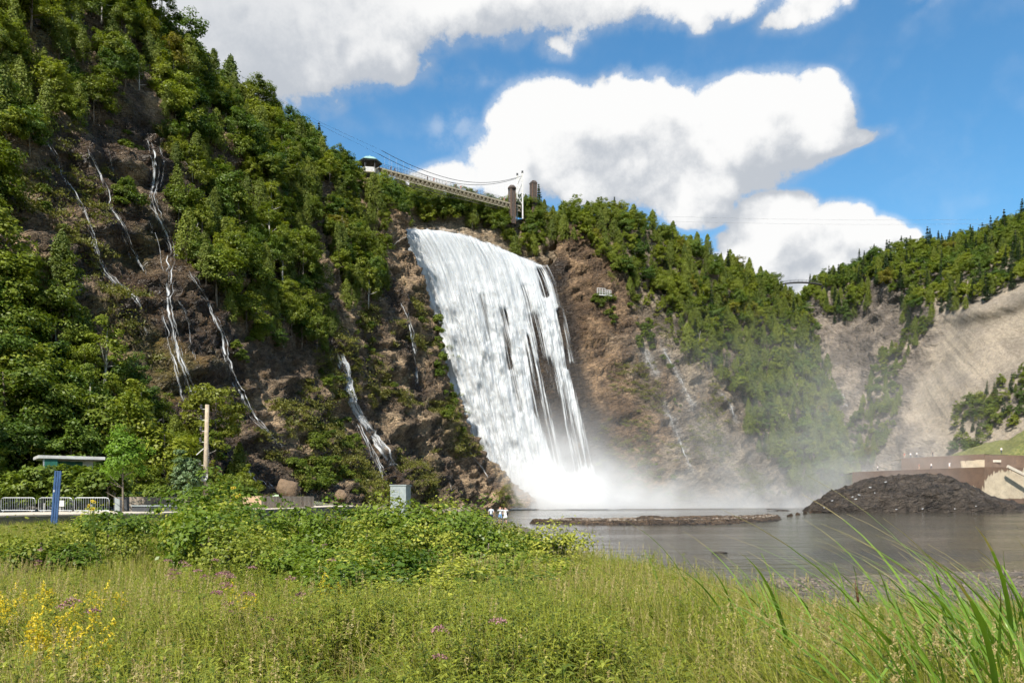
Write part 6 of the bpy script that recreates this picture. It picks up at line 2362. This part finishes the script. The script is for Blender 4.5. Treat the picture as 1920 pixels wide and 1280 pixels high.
for i, (px, py, D) in enumerate(row):
    x = (px - 960) / FPX * D
    z0 = zg(x, D)
    py -= (14, 0, 26, 4, 0, 18, 8)[i % 7]
    top = CAMZ - (py - HY) / FPX * D
    s = max(0.35, (top - z0) / 1.72)
    e = empty('bank_shrub', (x, D, z0 - 0.03), rnd.uniform(0, 6.28))
    e.scale = (max(0.8, s) * rnd.uniform(0.85, 1.05), max(0.8, s) * rnd.uniform(0.85, 1.05), s)
    nb = 'left of the utility pole foot' if px < 340 else 'around the utility pole foot' if px < 480 else 'below the planter' if px < 600 else 'left of the grey cabinet' if px < 730 else 'right of the grey cabinet' if px < 880 else 'before the three visitors' if px < 970 else 'at the right end of the shrub bank'
    dep = 'far row' if D > 16.5 else 'near row'
    tag(e, 'leafy green shrub %s, %s' % (nb, dep), 'shrub', 'shrubs along the meadow edge')
    t, c = BS[(0, 3, 1, 2, 3)[i % 5] if D > 14 else (3, 0, 3, 1)[i % 4]]
    link('stem', t, None, e); link('foliage', c, None, e)


# flowers
def plume(r, tip, kind):
    C, N = [], []
    if kind == 'goldenrod':
        for b in range(9):
            a = r.uniform(0, 6.28); z = -0.02 * b
            L = 0.03 + 0.011 * b
            for u in np.linspace(0.1, 1, 11):
                C.append(tip + np.array([math.cos(a) * L * u, math.sin(a) * L * u, z + 0.03 * u - 0.05 * u * u]) + r.normal(0, .004, 3)); N.append(r.normal(size=3) + [0, 0, .8])
    else:
        for b in range(70):
            a = r.uniform(0, 6.28); q_ = 0.055 * math.sqrt(r.random())
            C.append(tip + np.array([math.cos(a) * q_, math.sin(a) * q_, 0.03 - q_ * 0.5 + r.normal(0, .006)])); N.append(r.normal(size=3) + [0, 0, .8])
    C = np.array(C)
    return leaf_cards(C, np.array(N), 0.014, 0.011, r)


def flower_kind(kind, seed, h):
    r = r_(seed)
    (sv, sf), (lv, lf), tops = leafy_stems(r, 3, h, 34, 0.09, 0.02, 0.05, 0.10, 0.1)
    stem = multi('stems', [(sv, sf, 'leaf_weed'), (lv, lf, 'leaf_weed')])
    fl = []
    for t in tops:
        V, F = plume(r, t, kind)
        fl.append(cm('flower_head', (V, F), 'yellow' if kind == 'goldenrod' else 'pink'))
    return stem, fl


FK = {k: [flower_kind(k, 950 + i + (50 if k == 'joe_pye' else 0), 0.85) for i in range(3)] for k in ('goldenrod', 'joe_pye')}
gold = [(8, 1105), (25, 1108), (48, 1102), (22, 1128), (5, 1135), (40, 1125), (68, 1148), (95, 1145), (104, 1160), (88, 1172), (100, 1185), (115, 1112), (188, 1104), (198, 1108), (160, 1118), (190, 1122), (60, 1180), (110, 1178), (165, 1185), (155, 1200), (448, 1095), (482, 1098), (615, 1092), (110, 1095), (140, 1098), (180, 1170)]
pink = [(322, 1062), (332, 1078), (353, 1070), (412, 1060), (428, 1078), (455, 1092), (432, 1114), (467, 1118), (125, 1146), (72, 1040), (396, 1082), (595, 1030), (615, 1060), (840, 1180), (235, 1005), (555, 1098)]
for kind, L in (('goldenrod', gold), ('joe_pye', pink)):
    for i, (px, py) in enumerate(L):
        D = 8.0
        for it in range(8):
            x = (px - 960) / FPX * D
            D = max(3.5, (CAMZ - zg(x, D) - 0.85) * FPX / (py - HY))
        e = empty('goldenrod' if kind == 'goldenrod' else 'joe_pye_weed', (x, D, zg(x, D)), rnd.uniform(0, 6.28))
        if kind == 'goldenrod':
            lab = 'yellow goldenrod in the left-edge patch, %s part' % ('upper' if py < 1130 else 'lower') if px < 135 else 'yellow goldenrod right of the left-edge patch' if px < 300 else 'single small goldenrod in mid meadow'
        else:
            lab = 'dusty pink flower cluster in the middle of the left meadow' if 300 < px < 480 else 'lone dusty pink flower cluster among the grass'
        tag(e, lab, 'flower', 'goldenrod in the meadow' if kind == 'goldenrod' else 'dusty pink flowers in the meadow')
        st_, fl = FK[kind][i % 3]
        link('stems', st_, None, e)
        for f in fl:
            link('flower_head', f, None, e)
for (px, py, D, lab) in ((178, 945, 15, 'yellow daisy-like flowers topping the shrub before the barriers'), (447, 925, 17.5, 'yellow daisy-like flowers topping the shrub right of the pole')):
    x = (px - 960) / FPX * D
    z0 = zg(x, D)
    e = empty('tall_yellow_flower', (x, D, z0))
    tag(e, lab, 'flower')
    for k in range(5):
        zt_ = CAMZ - (py + rnd.uniform(-12, 14) - HY) / FPX * D - z0
        dx, dy = rnd.uniform(-.14, .14), rnd.uniform(-.1, .1)
        MB().tube([(dx * .2, 0, 0), (dx, dy, zt_)], [.008, .005], 4).build('stem', M['leaf_bank'], e)
        b = MB()
        tilt = Matrix.Rotation(R_(rnd.uniform(25, 85)), 3, 'X') @ Matrix.Rotation(R_(rnd.uniform(-40, 40)), 3, 'Y') @ Matrix.Rotation(rnd.uniform(0, 1), 3, 'Z')
        for a in np.linspace(0, 2 * math.pi, 11)[:-1]:
            c_, s_ = math.cos(a), math.sin(a)
            vs = [Vector((c_ * .010, s_ * .010, 0)), Vector((c_ * .025 - s_ * .008, s_ * .025 + c_ * .008, .003)), Vector((c_ * .044, s_ * .044, -.006)), Vector((c_ * .025 + s_ * .008, s_ * .025 - c_ * .008, .003))]
            b.add([tilt @ v + Vector((dx, dy, zt_)) for v in vs], [(0, 1, 2, 3)])
        b.build('petals', M['yellow'], e)
        MB().lathe((dx, dy - .008, zt_), [(.014, -.01), (.016, .0), (.008, .012)], 6).build('disc', M['spike'], e)

# cattails on the right
CL = []
for i in range(10):
    r = r_(1200 + i)
    seg = 16
    t = np.linspace(0, 1, seg + 1)
    h, lean = r.uniform(1.7, 2.3), r.uniform(0.04, 0.40)
    fold = r.uniform(0.6, 0.85) if i % 3 == 0 else 2.0
    x = -(lean * t + r.uniform(0.1, 0.45) * t ** 2.6) * h
    z = h * (t - 0.18 * t ** 3 * (1 + lean))
    k = t > fold
    if k.any():
        j = np.argmax(k)
        x[k] = x[j] - (t[k] - t[j]) * h * 0.9; z[k] = z[j] - (t[k] - t[j]) * h * r.uniform(0.0, 0.5)
    y = 0.08 * np.sin(t * 2 + i) * t
    w = 0.0135 * (1 - t ** 3) * (0.7 + 0.6 * np.minimum(1, t * 4)) + 0.0006
    tw_ = r.uniform(0, 1.2) + t * r.uniform(-1.2, 1.2)
    sx, sy = np.cos(tw_) * 0.5, np.sin(tw_)
    Vv = np.stack([np.stack([x + sgn * w * sx + (0.003 if sgn == 0 else 0), y + sgn * w * sy, z], -1) for sgn in (-1, 0, 1)], 1)
    me = mesh_np('leaf', Vv, grid_faces(seg + 1, 3))
    me.materials.append(M['cattail']); me.materials.append(M['cattail_tip'])
    pi = np.repeat(np.arange(seg), 2)
    dry = r.uniform(0.8, 0.97)
    me.polygons.foreach_set('material_index', (pi / seg > dry).astype(np.int32))
    CL.append(me)
spk = MB().lathe((0, 0, 0), [(0.004, 0), (0.012, 0.01), (0.0135, 0.03), (0.0135, 0.13), (0.011, 0.15), (0.004, 0.155), (0.003, 0.24)], 8).mesh('spike', True); spk.materials.append(M['spike'])
cst = MB().tube([(0, 0, 0), (-.06, 0, .7), (-.16, 0, 1.22)], [.006, .005, .004], 5).mesh('stalk', True); cst.materials.append(M['cattail'])
spots = [(1660, 4.2), (1700, 5.4), (1560, 5.2), (1480, 5.8), (1620, 7.6), (1430, 6.6), (1555, 8.8), (1680, 9.2), (1770, 7.8), (1800, 3.0), (1860, 2.8), (1935, 2.9), (1985, 3.4), (1925, 4.1), (1970, 4.9), (1835, 4.6), (1735, 4.8), (1895, 5.2), (1955, 5.9), (1840, 3.3), (1905, 3.6), (1960, 3.2), (1990, 3.9), (1780, 3.9), (1870, 4.2), (1890, 4.6), (1935, 4.9), (1975, 4.5), (1850, 5.3), (1990, 5.6), (1915, 5.8), (1805, 5.9), (1870, 6.4), (1960, 6.3), (1760, 6.6), (1830, 7.2), (1700, 7.0), (1640, 6.4), (1585, 7.4), (1520, 6.8), (1460, 7.6), (1720, 8.2), (1610, 8.6), (1400, 8.2), (1900, 7.6), (1330, 7.2), (1945, 7.0), (1985, 7.8), (1250, 8.8)]
for i, (px, D) in enumerate(spots):
    x = (px - 960) / FPX * D
    z0 = zg(x, D)
    e = empty('cattail', (x, D, z0 - 0.05))
    where = 'in the clump at the right edge' if px > 1780 else 'among seed grass right of centre' if px > 1540 else 'standing apart towards the middle'
    sz = 'tall ' if i % 2 == 0 else ''
    tag(e, '%sgreen cattail bent leftwards %s' % (sz, where), 'cattail', 'cattails on the right')
    nl = rnd.randint(7, 11) if px > 1780 else rnd.randint(4, 6)
    for k in range(nl):
        o = link('leaf', CL[rnd.randrange(10)], None, e)
        o.location = (rnd.uniform(-.10, .10), rnd.uniform(-.10, .10), 0)
        o.rotation_euler = (rnd.uniform(-.1, .1), rnd.uniform(-.10, .12), rnd.uniform(-0.9, 0.9))
        s = rnd.uniform(0.72, 1.0) * (0.96 if D < 6 else 0.9)
        o.scale = (s, s, s)
    if i in (31, 37):
        st_ = link('stalk', cst, None, e)
        sp_ = link('spike', spk, None, e); sp_.location = (-.13, 0, .96); sp_.rotation_euler = (0, -.15, 0); sp_.scale = (.8, .8, .8); st_.scale = (.8, .8, .8)

# ------------------------------------------------------------------ labels that still coincide: tell neighbours apart by their order from the left
same = {}
for o in COL.objects:
    if o.parent is None and 'label' in o and 'category' in o:
        same.setdefault(o['label'], []).append(o)
ORD = ['leftmost', 'second from left', 'third from left', 'fourth from left', 'fifth from left', 'sixth from left', 'seventh from left', 'eighth from left', 'ninth from left', 'tenth from left', 'eleventh from left', 'twelfth from left', 'thirteenth from left', 'fourteenth from left', 'fifteenth from left', 'sixteenth from left', 'seventeenth from left', 'eighteenth from left']
for lab, L in same.items():
    if 1 < len(L) <= 19:
        L.sort(key=lambda o: o.location.x / max(o.location.y, 0.1))
        for i, o in enumerate(L):
            t = 'rightmost' if i == len(L) - 1 else ORD[i]
            nl = lab + ', ' + t
            if len(nl.replace('-', ' ').split()) > 16:
                nl = lab.replace(' the ', ' ') + ', ' + t
            if len(nl.split()) > 16:
                nl = lab + ', ' + t.split()[0]
            o['label'] = nl
